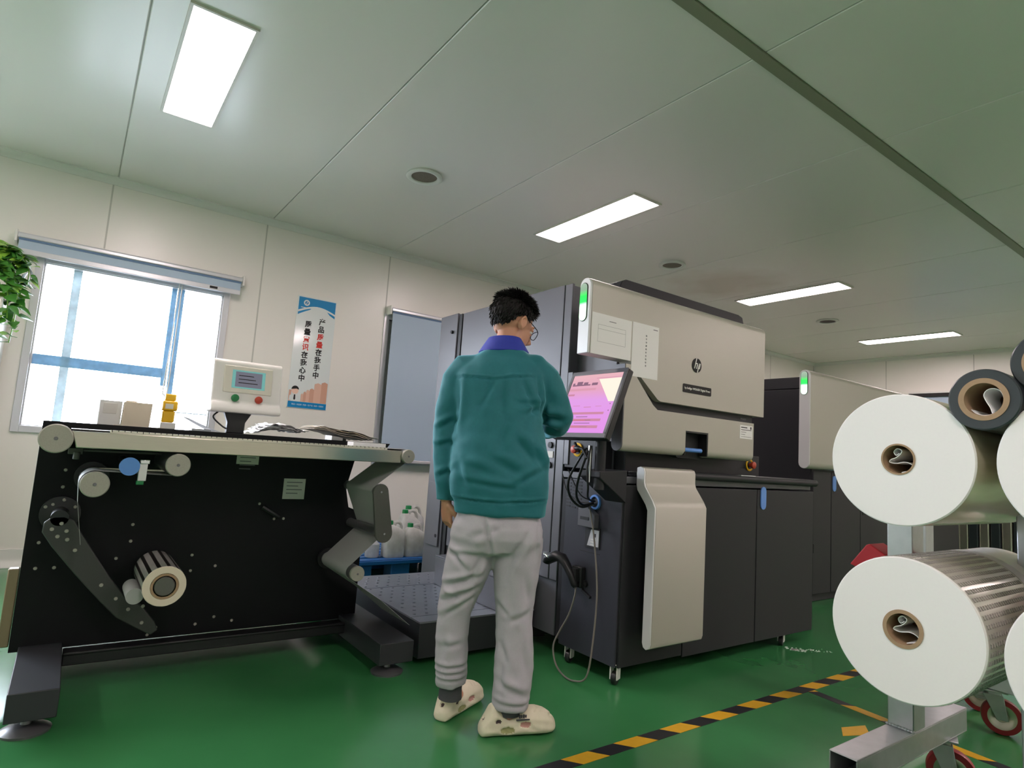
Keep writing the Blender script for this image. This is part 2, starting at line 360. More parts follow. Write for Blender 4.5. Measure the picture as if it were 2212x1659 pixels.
wf.build('wall_far', ['wall', 'joint'], kind='structure', smooth=0)
B().box(WN - 0.12, WN, WR, WL, 0, CEIL).build('wall_near', 'wall', kind='structure', smooth=0)
B().box(WN, WF, WR - 0.12, WR, 0, CEIL).build('wall_right', 'wall', kind='structure', smooth=0)
cove = [(0, 0), (0.055, 0)] + arc(0.055, -0.055, 0.045, 90, 180, 6)[::1] + [(0, -0.055)]
B().prism([(WL - p[0], CEIL + p[1]) for p in cove], 'x', WN, WF).build('trim_2', 'white_trim', kind='structure', smooth=50)
B().prism([(WF - p[0], CEIL + p[1]) for p in cove], 'y', WR, WL).build('trim_3', 'white_trim', kind='structure', smooth=50)
B().box(WF - 0.03, WF, WL - 0.03, WL, 0.1, CEIL - 0.05).build('trim_4', 'white_trim', kind='structure', bevel=0.012)
bc = [(0, 0.12), (0.02, 0.12), (0.025, 0.07)] + arc(0.085, 0.065, 0.06, 180, 270, 6) + [(0.085, 0), (0, 0)]
B().prism([(WL - p[0], p[1]) for p in bc], 'x', WN, WF).build('baseboard_left', 'white_trim', kind='structure', smooth=50)
B().prism([(WF - p[0], p[1]) for p in bc], 'y', WR, WL - 0.09).build('baseboard_far', 'white_trim', kind='structure', smooth=50)
# window 1
def ringbox(b, x0, x1, z0, z1, y0, y1, w, mi=0):
    b.box(x0, x0 + w, y0, y1, z0, z1, mi); b.box(x1 - w, x1, y0, y1, z0, z1, mi); b.box(x0 + w, x1 - w, y0, y1, z0, z0 + w, mi); b.box(x0 + w, x1 - w, y0, y1, z1 - w, z1, mi)
w = B(); ringbox(w, -0.36, 0.98, 0.955, 2.275, WL - 0.018, WL - 0.001, 0.05)
ringbox(w, -0.31, 0.93, 1.0, 2.23, WL - 0.001, WL + 0.115, 0.012)
win1 = w.build('window_1', 'alu', kind='structure', smooth=0, bevel=0.003)
w = B(); w.box(-0.128, -0.072, WL + 0.07, WL + 0.10, 1.012, 2.218, 1); w.box(-0.298, 0.555, WL + 0.065, WL + 0.10, 1.465, 1.543, 0)
w.box(0.548, 0.585, WL + 0.06, WL + 0.10, 1.40, 2.218, 0); w.box(0.597, 0.64, WL + 0.05, WL + 0.09, 1.012, 2.218, 0)
w.build('mullions', ['film_blue', 'film_pale'], win1, smooth=0)
B().box(-0.298, 0.918, WL + 0.08, WL + 0.085, 1.012, 2.218).build('pane', 'glass', win1, smooth=0)
B().box(0.66, 0.918, WL + 0.06, WL + 0.075, 1.185, 1.195).build('rail', 'film_pale', win1, smooth=0)
w = B(); ringbox(w, -3.4, -1.2, 1.0, 2.23, WL, WL + 0.115, 0.05); w.box(-2.33, -2.27, WL + 0.05, WL + 0.1, 1.05, 2.18)
w.build('window_3', 'alu', kind='structure', smooth=0)
w = B(); ringbox(w, 2.42, 4.35, 0.85, 2.35, WL - 0.012, WL + 0.1, 0.05); w.box(2.47, 4.3, WL + 0.06, WL + 0.08, 0.9, 2.3, 1)
w.build('window_2', ['alu', 'white_trim'], kind='structure', smooth=0)
# lamps
def lamp(x, y, label, grp='recessed LED panels in the ceiling'):
    t = thing('ceiling_light', label, 'light', (x, y, CEIL - 0.012), grp)
    b = B(); ringbox_h(b, x - 0.152, x + 0.152, y - 0.604, y + 0.604, CEIL - 0.012, CEIL + 0.0, 0.016)
    b.build('frame', 'lamp_frame', t, smooth=0)
    B().box(x - 0.137, x + 0.137, y - 0.589, y + 0.589, CEIL - 0.007, CEIL - 0.001).build('diffuser', 'lamp', t, smooth=0)
    return t
def ringbox_h(b, x0, x1, y0, y1, z0, z1, w):
    b.box(x0, x0 + w, y0, y1, z0, z1); b.box(x1 - w, x1, y0, y1, z0, z1); b.box(x0 + w, x1 - w, y0, y0 + w, z0, z1); b.box(x0 + w, x1 - w, y1 - w, y1, z0, z1)
for x_, lb in ((0.36, 'rectangular LED panel above the black machine, nearest the window'), (3.285, 'LED panel in the ceiling above the front of the press, second from the window end'),
               (6.29, 'LED panel above the far end of the first press, third from the window end'), (9.27, 'farthest LED panel, close to the far wall')):
    lamp(x_, 3.63, lb)
for x_ in (-2.6, 0.36, 3.285, 6.29, 9.27):
    lamp(x_, -0.5, 'LED panel in the row behind the camera', 'LED panels in the row behind the camera')
for x_ in (3.285, 6.29, 9.27): lamp(x_, -2.9, 'LED panel in the row along the right wall', 'LED panels in the row along the right wall')  # unseen row, added to raise the bounce light on the ceiling
lamp(-2.6, 3.63, 'LED panel over the area left of the window', 'LED panels in the row behind the camera')
# round ceiling vents
for (vx, vy, mk, lb) in ((1.86, 3.89, 'vent_dark', 'round ceiling vent with grey mesh nearest the camera'), (4.62, 3.905, 'vent_dark', 'round ceiling vent above the silver press cover'),
                         (7.70, 3.94, 'vent_dark2', 'round ceiling vent with dark opening, the farthest one')):
    t = thing('ceiling_vent', lb, 'vent', (vx, vy, CEIL - 0.02), 'round ceiling vents')
    B().lathe([(0.0, 0.128), (-0.012, 0.132), (-0.02, 0.12), (-0.014, 0.095), (0.0, 0.092)], (vx, vy, CEIL - 0.001), Z, 40, close=True).build('rim', 'white_trim', t, smooth=60)
    B().cyl((vx, vy, CEIL - 0.008), (vx, vy, CEIL - 0.001), 0.092, seg=40).build('mesh_disc', mk, t)

# ------------------------------------------------------------------ blinds, poster, plant
def blind(x0, x1, ztop, zbot, zrail, label, y=WL - 0.06, bar=0.03):
    t = thing('roller_blind', label, 'blind', ((x0 + x1) / 2, y, zrail))
    B().cyl((x0 + 0.01, y, ztop), (x1 - 0.01, y, ztop), 0.026, seg=24).build('roller_tube', 'white_trim', t)
    for xx in (x0, x1): B().box(xx - 0.008, xx + 0.008, y - 0.035, WL - 0.0005, ztop - 0.045, ztop + 0.045).build('bracket', 'white', t, bevel=0.004)
    B().box(x0 + 0.02, x1 - 0.02, y - 0.03, y - 0.027, zrail + bar, ztop).build('fabric', 'blind', t, smooth=0)
    b = B(); b.prism([(y + 0.02, ztop + 0.028), (y - 0.028, ztop + 0.026), (y - 0.038, ztop + 0.016), (y - 0.038, ztop - 0.008), (y - 0.032, ztop - 0.014), (y + 0.02, ztop - 0.014)], 'x', x0 + 0.01, x1 - 0.01); b.build('head_rail', 'alu', t, bevel=0.003)
    B().box(x0 + 0.018, x1 - 0.018, y - 0.034, y - 0.024, ztop - 0.030, ztop - 0.015).build('hem_band', 'blind_dark', t, smooth=0)  # dark line below the head rail: its shade put into the fabric colour
    r = B(); r.box(x0 + 0.018, x1 - 0.018, y - 0.037, y - 0.02, zrail, zrail + bar); r.build('bottom_bar', 'alu', t, bevel=0.004)
    return t
t = blind(-0.49, 1.06, 2.37, 2.2, 2.238, 'blue roller blind rolled up over the bright window', bar=0.04)
B().box(0.80, 0.86, WL - 0.0985, WL - 0.0972, 2.252, 2.272).build('maker_label', 'ink_black', t, smooth=0)
pts = [(0.585, WL - 0.03, 2.27), (0.578, WL - 0.028, 1.8), (0.565, WL - 0.028, 1.38), (0.575, WL - 0.028, 1.325), (0.595, WL - 0.028, 1.345), (0.603, WL - 0.028, 1.8), (0.605, WL - 0.03, 2.27)]
B().tube(spline(pts, 6), 0.005, 6).build('pull_cord', 'white', t)
blind(2.45, 4.38, 2.385, 0.86, 0.87, 'pale blue roller blind pulled down beside the wall poster', bar=0.03)
t = thing('window_blind', 'blue blind on the far wall just above the upper white roll', 'blind', (WF - 0.05, 3.4, 0.95))
B().box(WF - 0.03, WF - 0.027, 2.6, 4.1, 1.0, 2.33).build('fabric', 'blind', t, smooth=0)
b = B(); b.box(WF - 0.06, WF - 0.0005, 2.55, 4.15, 2.33, 2.385); b.build('head_rail', 'ink_black', t, bevel=0.004)
B().box(WF - 0.06, WF - 0.0005, 2.55, 4.15, 2.386, 2.41).build('top_trim', 'white_trim', t)
# poster: px0..px1 by pz0..pz1 on the left wall
PX0, PX1, PZ0, PZ1, PY = 1.555, 1.922, 1.32, 2.363, WL - 0.006
t = thing('wall_poster', 'tall Chinese quality slogan poster on the wall beside the blue blind', 'poster', ((PX0 + PX1) / 2, WL - 0.003, PZ0))
B().box(PX0, PX1, PY, WL - 0.0005, PZ0, PZ1).build('board', 'poster_white', t, smooth=0, bevel=0.002)
b = B()
W_ = PX1 - PX0
top = [(PX0 + 0.012, PZ1 - 0.008), (PX1 - 0.008, PZ1 - 0.008)]
cur = [(PX0 + 0.012 + (W_ - 0.02) * k / 14, PZ1 - (0.135 - 0.012 * (k / 14) - 0.050 * math.sin(PI * k / 14))) for k in range(15)]
b.prism(top + cur[::-1], 'y', PY - 0.0006, PY)
lo = [(p[0], p[1] - 0.012) for p in cur]; lo2 = [(p[0], p[1] - 0.022 - 0.003 * abs(k - 7)) for k, p in enumerate(cur)]
for a_, b_ in ((0, 5), (11, 14)):
    b.prism([(lo[k][0], lo[k][1] - 0.006) for k in range(a_, b_ + 1)] + [lo2[k] if k not in (5, 11) else (lo[k][0], lo[k][1] - 0.008) for k in range(b_, a_ - 1, -1)], 'y', PY - 0.0006, PY)
B().box(PX0 + 0.008, PX1 - 0.006, PY - 0.0006, PY, PZ0 + 0.004, PZ0 + 0.06).build('footer_band', 'poster_blue', t, smooth=0)
b.build('header_print', 'poster_blue', t, smooth=0)
b = B(); b.lathe([(0, 0.016), (0.0006, 0.016), (0.0006, 0.028), (0, 0.028)], (PX0 + 0.085, PY - 0.0007, PZ1 - 0.058), (0, -1, 0), 24, close=True)
b.obox((PX0 + 0.086, PY - 0.001, PZ1 - 0.058), (0.004, 0, 0.012), (0, 0.0003, 0), (0.003, 0, -0.001)); b.box(PX0 + 0.035, PX0 + 0.14, PY - 0.0012, PY - 0.0007, PZ1 - 0.108, PZ1 - 0.102)
b.build('emblem', 'poster_white', t, smooth=0)
for line, dx, dz in (('产品质量在我手中', 0.245, 0.215), ('质量意识在我心中', 0.118, 0.255)):
    for i0, i1, mk in ((0, 2, 'ink_black'), (2, 4, 'ink_red'), (4, 8, 'ink_black')):
        b = B()
        for i in range(i0, i1): b.text(line[i], (PX0 + dx - 0.0015 * i, PY - 0.0006, PZ1 - dz - 0.0725 * i), X, Z, 0.066, bold=0.03, sx=0.92)
        b.build('lettering', mk, t, smooth=0)
b = B(); b.text('精品一流品质  质量一生产品  完美一流服务', (PX0 + 0.19, PY - 0.0008, PZ0 + 0.034), X, Z, 0.0155); b.build('footer_lettering', 'poster_white', t, smooth=0)
b = B(); q0 = PZ0 + 0.062
for (x0, x1, h, mi) in ((0.235, 0.30, 0.175, 0), (0.30, 0.358, 0.19, 1), (0.195, 0.235, 0.12, 1), (0.165, 0.195, 0.105, 0), (0.14, 0.165, 0.085, 1), (0.118, 0.14, 0.065, 0)):
    b.prism([(PX0 + x0, q0), (PX0 + x1, q0), (PX0 + x1, q0 + h), (PX0 + (x0 + x1) / 2, q0 + h + 0.012), (PX0 + x0, q0 + h)], 'y', PY - 0.0006, PY, mi)
b.build('skyline_print', ['poster_pink', 'poster_pink2'], t, smooth=0)
B().box(PX0 + 0.008, PX0 + 0.03, PY - 0.0006, PY, q0, q0 + 0.10).build('skyline_edge', 'poster_pink2', t, smooth=0)
b = B(); cx, cz = PX0 + 0.062, q0 + 0.095
b.cyl((cx, PY - 0.0008, cz), (cx, PY, cz), 0.031, seg=24, mi=0)
b.prism(arc(cx, cz + 0.012, 0.034, 0, 180, 10) + [(cx - 0.02, cz + 0.014), (cx + 0.012, cz + 0.02)], 'y', PY - 0.0012, PY - 0.0008, 1)
b.prism([(cx - 0.05, q0 + 0.005), (cx + 0.05, q0 + 0.005), (cx + 0.045, q0 + 0.05), (cx + 0.015, q0 + 0.066), (cx - 0.015, q0 + 0.066), (cx - 0.045, q0 + 0.05)], 'y', PY - 0.001, PY, 2)
b.prism([(cx - 0.006, q0 + 0.06), (cx + 0.006, q0 + 0.06), (cx + 0.009, q0 + 0.02), (cx, q0 + 0.008), (cx - 0.009, q0 + 0.02)], 'y', PY - 0.0016, PY - 0.001, 1)
b.build('clerk_print', ['poster_skin', 'ink_black', 'poster_white'], t, smooth=0)
# white cabinet at the left edge with the trailing plant on it
t = thing('storage_cabinet', 'white cabinet at the left picture edge under the trailing plant', 'cabinet', (-0.75, 5.4, 0))
B().box(-1.05, -0.463, 5.15, 5.66, 0.0, 1.84).build('body', 'white', t, bevel=0.012)
B().box(-1.03, -0.483, 5.138, 5.15, 0.1, 1.79).build('door', 'wall', t, bevel=0.004)
t = thing('potted_pothos', 'trailing green pothos plant hanging beside the window', 'plant', (-0.66, 5.4, 1.84))
B().lathe([(0, 0.075), (0.13, 0.10), (0.13, 0.092), (0.012, 0.07)], (-0.66, 5.40, 1.84), Z, 28).build('pot', 'white', t)
rnd = random.Random(3); vine = B(); leaves = B()
def leafshape(b, p, d, n, ln, wd, mi):
    d = Vector(d).normalized(); n = Vector(n); s_ = d.cross(n).normalized(); n = s_.cross(d).normalized(); p = Vector(p)
    prof = [(0, 0.05), (0.08, 0.62), (0.25, 1.0), (0.5, 0.86), (0.75, 0.5), (1.0, 0.03)]
    vs = []
    for (a, w_) in prof:
        drop = -0.22 * ln * a * a
        for sgn in (-1, 0, 1): vs.append(p + d * (ln * a) + s_ * (wd * 0.5 * w_ * sgn) + n * (drop + (0.10 * wd * w_ if sgn else 0)))
    fs = []
    for i in range(len(prof) - 1):
        for k in (0, 1): fs.append((i * 3 + k, i * 3 + k + 1, i * 3 + k + 4, i * 3 + k + 3))
    b.add(vs, fs, mi)
runs = [[(-0.66, 5.40, 1.98), (-0.55, 5.36, 2.10), (-0.46, 5.33, 2.06), (-0.41, 5.30, 1.90), (-0.40, 5.28, 1.72), (-0.41, 5.28, 1.55)],
        [(-0.66, 5.40, 1.98), (-0.56, 5.34, 2.16), (-0.44, 5.30, 2.17), (-0.37, 5.28, 2.08), (-0.36, 5.27, 1.96)],
        [(-0.66, 5.38, 1.98), (-0.58, 5.30, 2.08), (-0.50, 5.20, 2.04), (-0.45, 5.17, 1.88), (-0.43, 5.17, 1.70)],
        [(-0.66, 5.40, 1.98), (-0.62, 5.35, 2.18), (-0.52, 5.33, 2.22), (-0.45, 5.31, 2.12)],
        [(-0.66, 5.38, 1.98), (-0.7, 5.28, 2.12), (-0.62, 5.2, 2.1), (-0.55, 5.14, 1.95)]]
for ri, run in enumerate(runs):
    sp = spline(run, 8); vine.tube(sp, 0.004, 6)
    for i, p in enumerate(sp[4:]):
        for _ in range(3 if i < len(sp) * 0.62 else 1):
            an = rnd.uniform(0, 2 * PI); d = Vector((math.cos(an) * 0.9, math.sin(an) * 0.9 - 0.2, rnd.uniform(-0.8, 0.25)))
            leafshape(leaves, p + d.normalized() * 0.012, d, Vector((rnd.uniform(-.5, .5), -0.5, 0.8)), rnd.uniform(0.07, 0.115), rnd.uniform(0.05, 0.08), 1 if rnd.random() < 0.25 else 0)
vine.build('stem', 'leaf2', t); leaves.build('foliage', ['leaf', 'leaf2'], t, smooth=60)

# ------------------------------------------------------------------ black inspection machine with its web
RW = thing('inspection_machine', 'long black label inspection machine under the window with a steel table edge', 'machine', (0.6, 3.1, 0))
FY, PL = 2.72, 3.15      # front ends of the rollers, front of the side plate
B().prism([(-0.097, 0.13), (-0.097, 1.046), (1.44, 1.046), (1.40, 0.985), (1.25, 0.965), (1.212, 0.80), (1.235, 0.70), (1.325, 0.665), (1.325, 0.13)], 'y', PL, PL + 0.02).build('side_plate', 'black', RW, bevel=0.002)
B().box(-0.085, 1.20, PL + 0.02, 3.85, 0.15, 1.02).build('frame_body', 'black', RW, bevel=0.004)
B().box(-0.085, 1.42, PL + 0.02, 3.85, 1.02, 1.045).build('rear_top', 'black_soft', RW, bevel=0.003)
b = B(); b.box(0.08, 1.24, 3.06, PL, 0.082, 0.128); b.box(0.08, 1.24, 3.055, 3.065, 0.122, 0.134); b.build('bottom_flange', 'black_soft', RW, bevel=0.004)
M['guard'] = mat('bronze_guard', '8c7c63', 0.45, 0.4)  # steel guard with its brownish reflection put into the base colour
b = B(); b.box(-0.135, -0.099, 3.155, 3.2, 0.15, 0.452); b.build('side_guard', 'guard', RW, bevel=0.004)
for xa, xb in ((-0.066, 0.076), (1.238, 1.405)):
    f = B().box(xa, xb, 2.62, 3.8, 0.056, 0.150).build('foot_beam', 'plate_dark', RW, bevel=0.003)
    for yy in (2.69, 3.7):
        xm = (xa + xb) / 2
        B().lathe([(0, 0.072), (0.008, 0.074), (0.022, 0.05), (0.026, 0.016), (0.056, 0.012)], (xm - 0.01, yy, 0), Z, 32).build('levelling_foot', 'roller', f)
tb = B(); tb.prism([(0.004, 1.014), (1.316, 1.016), (1.312, 0.956), (0.022, 0.954)], 'y', FY + 0.012, PL); tb.build('table_edge', 'steel', RW, bevel=0.003)
b = B(); b.box(0.12, 1.24, FY + 0.02, FY + 0.05, 1.0145, 1.0255, 0)
for k in range(56): b.box(0.125 + k * 0.02, 0.1275 + k * 0.02, FY + 0.0195, FY + (0.034 if k % 5 else 0.045), 1.021 if k % 5 else 1.018, 1.0259, 1)
b.build('ruler_strip', ['offwhite', 'ink_black'], RW, smooth=0)
def roller(name, x, z, r, y0=FY, y1=PL, mk='roller', cap='roller_end', flange=0):
    f = B().lathe([(0.004, r * 0.96), (y1 - y0, r * 0.96)], (x, y0, z), Y, 36).build(name, mk, RW)
    c_ = B().lathe([(-0.004, 0), (-0.004, r * 0.93), (0.0, r), (0.014, r), (0.016, r * 0.96)], (x, y0, z), Y, 40); c_.build('end_cap', cap, f)
    B().lathe([(-0.007, 0), (-0.007, r * 0.12), (-0.003, r * 0.13)], (x, y0, z), Y, 14).build('shaft_screw', 'ink', f)
    if flange: B().lathe([(0, r), (0, flange), (0.02, flange), (0.03, r)], (x, y1 - 0.03, z), Y, 36).build('flange', 'black_soft', f)
    return f
roller('roller', -0.040, 0.984, 0.052); roller('roller', 1.345, 0.990, 0.034); roller('roller', 0.094, 0.825, 0.047, flange=0.062); roller('roller', 0.357, 0.906, 0.044)
roller('roller', 1.139, 0.445, 0.034, mk='roller', flange=0.05); 
for (x_, z_) in ((1.218, 0.817), (1.251, 0.623)):
    B().cyl((x_, FY + 0.012, z_), (x_, PL, z_), 0.022, seg=28).build('idler_roller', 'roller', RW)
b = B(); b.prism([(1.180, 0.817)] + arc(1.218, 0.817, 0.038, 180, 12, 10)[::1] + arc(1.251, 0.623, 0.042, 12, -168, 10), 'y', FY - 0.004, FY + 0.012)
lk = b.build('link_plate', 'arm2', RW, bevel=0.002)
for (x_, z_) in ((1.218, 0.817), (1.251, 0.623)): B().lathe([(0, 0.006), (0.004, 0.005)], (x_, FY - 0.004, z_), (0, -1, 0), 12).build('link_pin', 'chrome', lk)
# clamp knob, lever and bracket beneath the table edge
b = B(); b.lathe([(0, 0.034), (0.02, 0.034)], (0.197, FY + 0.02, 0.893), Y, 32); b.build('clamp_knob', 'blue_knob', RW)
B().cyl((0.197, FY + 0.04, 0.893), (0.197, PL, 0.9), 0.016).build('knob_shaft', 'black_soft', RW)
b = B(); b.box(0.228, 0.256, FY + 0.02, FY + 0.045, 0.84, 0.905, 0); b.box(0.23, 0.262, FY + 0.02, FY + 0.05, 0.905, 0.92, 1); b.box(0.225, 0.25, FY + 0.022, FY + 0.05, 0.825, 0.84, 2); b.build('sensor_lever', ['silver_side', 'chrome', 'green_btn'], RW, bevel=0.002)
b = B(); b.box(0.0, 0.05, 3.0, PL, 0.92, 0.945); b.cyl((0.03, 3.0, 0.90), (0.03, 3.0, 0.93), 0.012); b.build('corner_bracket', 'arm2', RW, bevel=0.003)
B().box(0.02, 0.36, 3.02, 3.05, 0.932, 0.94).build('guide_rail', 'arm2', RW)
B().box(0.10, 0.36, 3.06, 3.08, 0.86, 0.866).build('lower_guide_rail', 'steel', RW)
# swing arm
arm = [(-0.044, 0.619), (-0.042, 0.655), (-0.016, 0.678), (0.021, 0.679), (0.055, 0.663), (0.08, 0.616), (0.127, 0.543), (0.202, 0.43), (0.268, 0.343), (0.32, 0.318), (0.379, 0.241), (0.392, 0.21), (0.368, 0.192), (0.323, 0.218), (0.237, 0.274), (0.174, 0.342), (0.077, 0.456), (-0.009, 0.565)]
ar = B().prism(arm, 'y', 2.98, 3.0).build('swing_arm', 'arm', RW, bevel=0.004)
for (x_, z_) in ((0.014, 0.651), (-0.014, 0.63), (0.033, 0.622), (0.007, 0.602), (0.039, 0.589), (0.069, 0.547), (0.172, 0.407), (0.228, 0.35), (0.276, 0.304), (0.327, 0.312), (0.33, 0.246)):
    B().lathe([(0, 0.0075), (0.004, 0.006)], (x_, 2.98, z_), (0, -1, 0), 12).build('bolt', 'roller_end', ar)
b = B(); b.lathe([(0, 0.07), (0.03, 0.07), (0.034, 0.03), (0.17, 0.03)], (0.005, PL, 0.672), (0, -1, 0), 32); b.build('arm_hub', 'black_soft', RW)
B().cyl((0.275, 2.80, 0.395), (0.275, 2.98, 0.395), 0.03, seg=28).build('nip_roller', 'web', RW)
for (x_, z_) in ((0.002, 0.848), (0.001, 0.778), (-0.023, 0.71), (0.012, 0.728), (0.052, 0.70), (-0.046, 0.70), (-0.051, 0.554), (-0.05, 0.452), (0.011, 0.452), (0.267, 0.622), (0.267, 0.551), (0.222, 0.48), (0.515, 0.482), (0.516, 0.412), (0.618, 0.429), (0.562, 0.173), (0.405, 0.175), (0.376, 0.147), (0.717, 0.174), (0.638, 0.198), (0.784, 0.715), (0.86, 0.642), (0.905, 0.643)):
    B().lathe([(0, 0.007), (0.004, 0.0055)], (x_, PL - (0.03 if z_ > 0.69 and x_ < 0.06 and z_ < 0.74 else 0), z_), (0, -1, 0), 10).build('plate_bolt', 'roller_end', RW)
B().tube([(0.80, 3.14, 0.70), (0.84, 3.12, 0.675), (0.875, 3.13, 0.655)], 0.012, 8).build('toggle_clamp', 'black_soft', RW)
for (x0, x1, z0, z1) in ((0.888, 0.995, 0.739, 0.84), (0.657, 0.758, 0.902, 0.952)):
    st = B(); st.box(x0, x1, PL - 0.002, PL - 0.0002, z0, z1, 0)
    for k in range(4): st.box(x0 + 0.015, x1 - 0.015 - 0.02 * (k % 2), PL - 0.0026, PL - 0.002, z1 - 0.02 - k * 0.018, z1 - 0.016 - k * 0.018, 1)
    st.build('instruction_sticker', ['paper_warm', 'ink'], RW, smooth=0)
# control panel on its neck
ng = B(); ng.prism([(0.62, 1.046), (0.70, 1.046), (0.702, 1.10), (0.73, 1.15), (0.60, 1.15), (0.62, 1.10)], 'y', 3.27, 3.31)
cp = B(); a0 = [(3.33, 1.146), (3.20, 1.146), (3.195, 1.16), (3.205, 1.185), (3.225, 1.20), (3.245, 1.395), (3.26, 1.408), (3.33, 1.408)]
cp.prism(a0, 'x', 0.525, 0.85); CP = cp.build('control_panel', 'white', RW, bevel=0.012, seg=3)
ng.build('neck', 'black_soft', CP, bevel=0.004)
def onp(xx, zz, d): return (xx, 3.225 + (zz - 1.20) * 0.1026 - d, zz)
def panel_quad(b, x0, x1, z0, z1, d0, d1, mi=0):
    vs = [onp(x_, z_, d) for d in (d0, d1) for (x_, z_) in ((x0, z0), (x1, z0), (x1, z1), (x0, z1))]
    b.add(vs, [(0, 1, 2, 3), (4, 5, 6, 7), (0, 1, 5, 4), (1, 2, 6, 5), (2, 3, 7, 6), (3, 0, 4, 7)], mi)
b = B(); panel_quad(b, 0.573, 0.80, 1.245, 1.378, 0, 0.008); b.build('bezel', 'offwhite', CP, bevel=0.003)
b = B(); panel_quad(b, 0.61, 0.765, 1.268, 1.358, 0.008, 0.009); panel_quad(b, 0.625, 0.75, 1.275, 1.351, 0.009, 0.0095, 1)
for k in range(3): panel_quad(b, 0.64, 0.71 + 0.01 * k, 1.33 - 0.018 * k, 1.334 - 0.018 * k, 0.0095, 0.0098, 2)
b.build('screen', ['screen_teal', 'screen_grey', 'ink_black'], CP, smooth=0)
for x_, mk in ((0.632, 'green_btn'), (0.742, 'red')):
    p = Vector(onp(x_, 1.218, 0)); B().lathe([(0, 0.018), (0.012, 0.018), (0.016, 0.012), (0.017, 0)], p, (0, -1, 0.1), 24).build('push_button', mk, CP)
B().tube(spline([(0.58, 3.30, 1.15), (0.56, 3.31, 1.12), (0.60, 3.30, 1.08), (0.63, 3.29, 1.062)], 5), 0.004, 6).build('cable', 'cable_black', CP)
# paper web threaded through the machine
def band(pts, y0, y1, th=0.0012):
    b = B(); vs = []; fs = []; n = len(pts)
    nr = []
    for i in range(n):
        a = Vector(pts[max(0, i - 1)]); c_ = Vector(pts[min(n - 1, i + 1)]); d = (c_ - a).normalized(); nr.append(Vector((-d.y, d.x)))
    for y_ in (y0, y1):
        for sgn in (0.5, -0.5):
            for p, q in zip(pts, nr): vs.append((p[0] + q.x * th * sgn, y_, p[1] + q.y * th * sgn))
    A, Bq, Cq, D = 0, n, 2 * n, 3 * n
    for i in range(n - 1):
        fs += [(A + i, A + i + 1, Cq + i + 1, Cq + i), (Bq + i, Bq + i + 1, D + i + 1, D + i), (A + i, A + i + 1, Bq + i + 1, Bq + i), (Cq + i, Cq + i + 1, D + i + 1, D + i)]
    fs += [(A, Bq, D, Cq), (A + n - 1, Bq + n - 1, D + n - 1, Cq + n - 1)]
    return b.add(vs, fs)
path = [(0.0, 1.0215), (0.5, 1.0215), (1.0, 1.0222), (1.30, 1.0225)] + arc(1.345, 0.990, 0.0345, 92, -52, 8) + arc(1.218, 0.817, 0.0235, 118, 190, 6) + arc(1.251, 0.623, 0.0235, 10, -62, 5) + arc(1.139, 0.445, 0.0350, 112, 234, 8) + [(1.29, 0.305), (1.455, 0.172)]
wb_ = band(path, FY + 0.055, PL - 0.045); wb_.build('paper_web', 'web', smooth=50, tag=('long grey paper web threaded over the black machine\'s right rollers', 'paper web'))
path2 = arc(0.094, 0.825, 0.0480, 60, 182, 8) + [(0.050, 0.74), (0.062, 0.66)]
path2 = [(0.357, 0.859), (0.20, 0.872)] + path2
wb2 = band([(0.345, 0.862), (0.12, 0.870)] + arc(0.094, 0.825, 0.0482, 75, 182, 6) + [(0.052, 0.75), (0.078, 0.60)], FY + 0.055, FY + 0.22)
wb2.build('paper_strip', 'web', smooth=50, tag=('narrow paper strip hanging from the left end rollers of the black machine', 'paper strip'))
# label roll on its spindle
RX, RZ = 0.366, 0.438
t = thing('label_roll', 'small striped label roll with a cream paper end on the black machine', 'roll', (RX, 2.95, RZ))
B().lathe([(0.004, 0.048), (0.0, 0.05), (0.0, 0.0745), (0.004, 0.0765)], (RX, 2.745, RZ), Y, 56).build('paper_end', 'paper_beige', t)
B().lathe([(0, 0.0765), (0.36, 0.0765), (0.36, 0.048), (0, 0.048)], (RX, 2.748, RZ), Y, 56, close=True).build('label_stock', 'label_stripe', t)
B().lathe([(0.002, 0.048), (0.36, 0.048), (0.36, 0.04), (0.002, 0.04)], (RX, 2.742, RZ), Y, 40, close=True).build('core', 'kraft', t)
B().lathe([(0, 0.0), (0, 0.033), (0.005, 0.036), (0.4, 0.036)], (RX, 2.738, RZ), Y, 36).build('spindle', 'arm2', RW)

# ------------------------------------------------------------------ things lying on the machine's rear top (z = 1.046)
TZ = 1.0455
b = B().box(0.095, 0.185, 3.46, 3.56, TZ, 1.162); b.box(0.11, 0.165, 3.457, 3.46, 1.10, 1.15, 1)
b.build('paper_stack', ['paper', 'paper_warm'], smooth=0, bevel=0.002, tag=('white stack of label cards standing in front of the bright window', 'paper stack'))
b = B().obox((0.2475, 3.47, TZ + 0.058), (0.058, 0.0, 0), (0, 0.045, 0), (0.002, 0, 0.058)); b.box(0.20, 0.245, 3.49, 3.53, TZ + 0.1165, TZ + 0.124)
b.build('paper_stack', 'paper_beige', smooth=0, bevel=0.002, tag=('beige card box beside the white card stack in front of the window', 'box'))
t = thing('glue_bottle', 'yellow bottle standing on the black machine before the window', 'bottle', (0.385, 3.5, TZ))
B().box(0.352, 0.42, 3.46, 3.54, TZ, TZ + 0.032).build('base', 'white', t, bevel=0.004)
b = B(); b.box(0.356, 0.412, 3.47, 3.53, TZ + 0.032, TZ + 0.09); b.box(0.353, 0.42, 3.465, 3.535, TZ + 0.09, TZ + 0.14); b.build('body', 'yellow', t, bevel=0.008)
b = B(); b.box(0.365, 0.40, 3.464, 3.466, TZ + 0.10, TZ + 0.125); b.build('paper_label', 'offwhite', t, smooth=0)
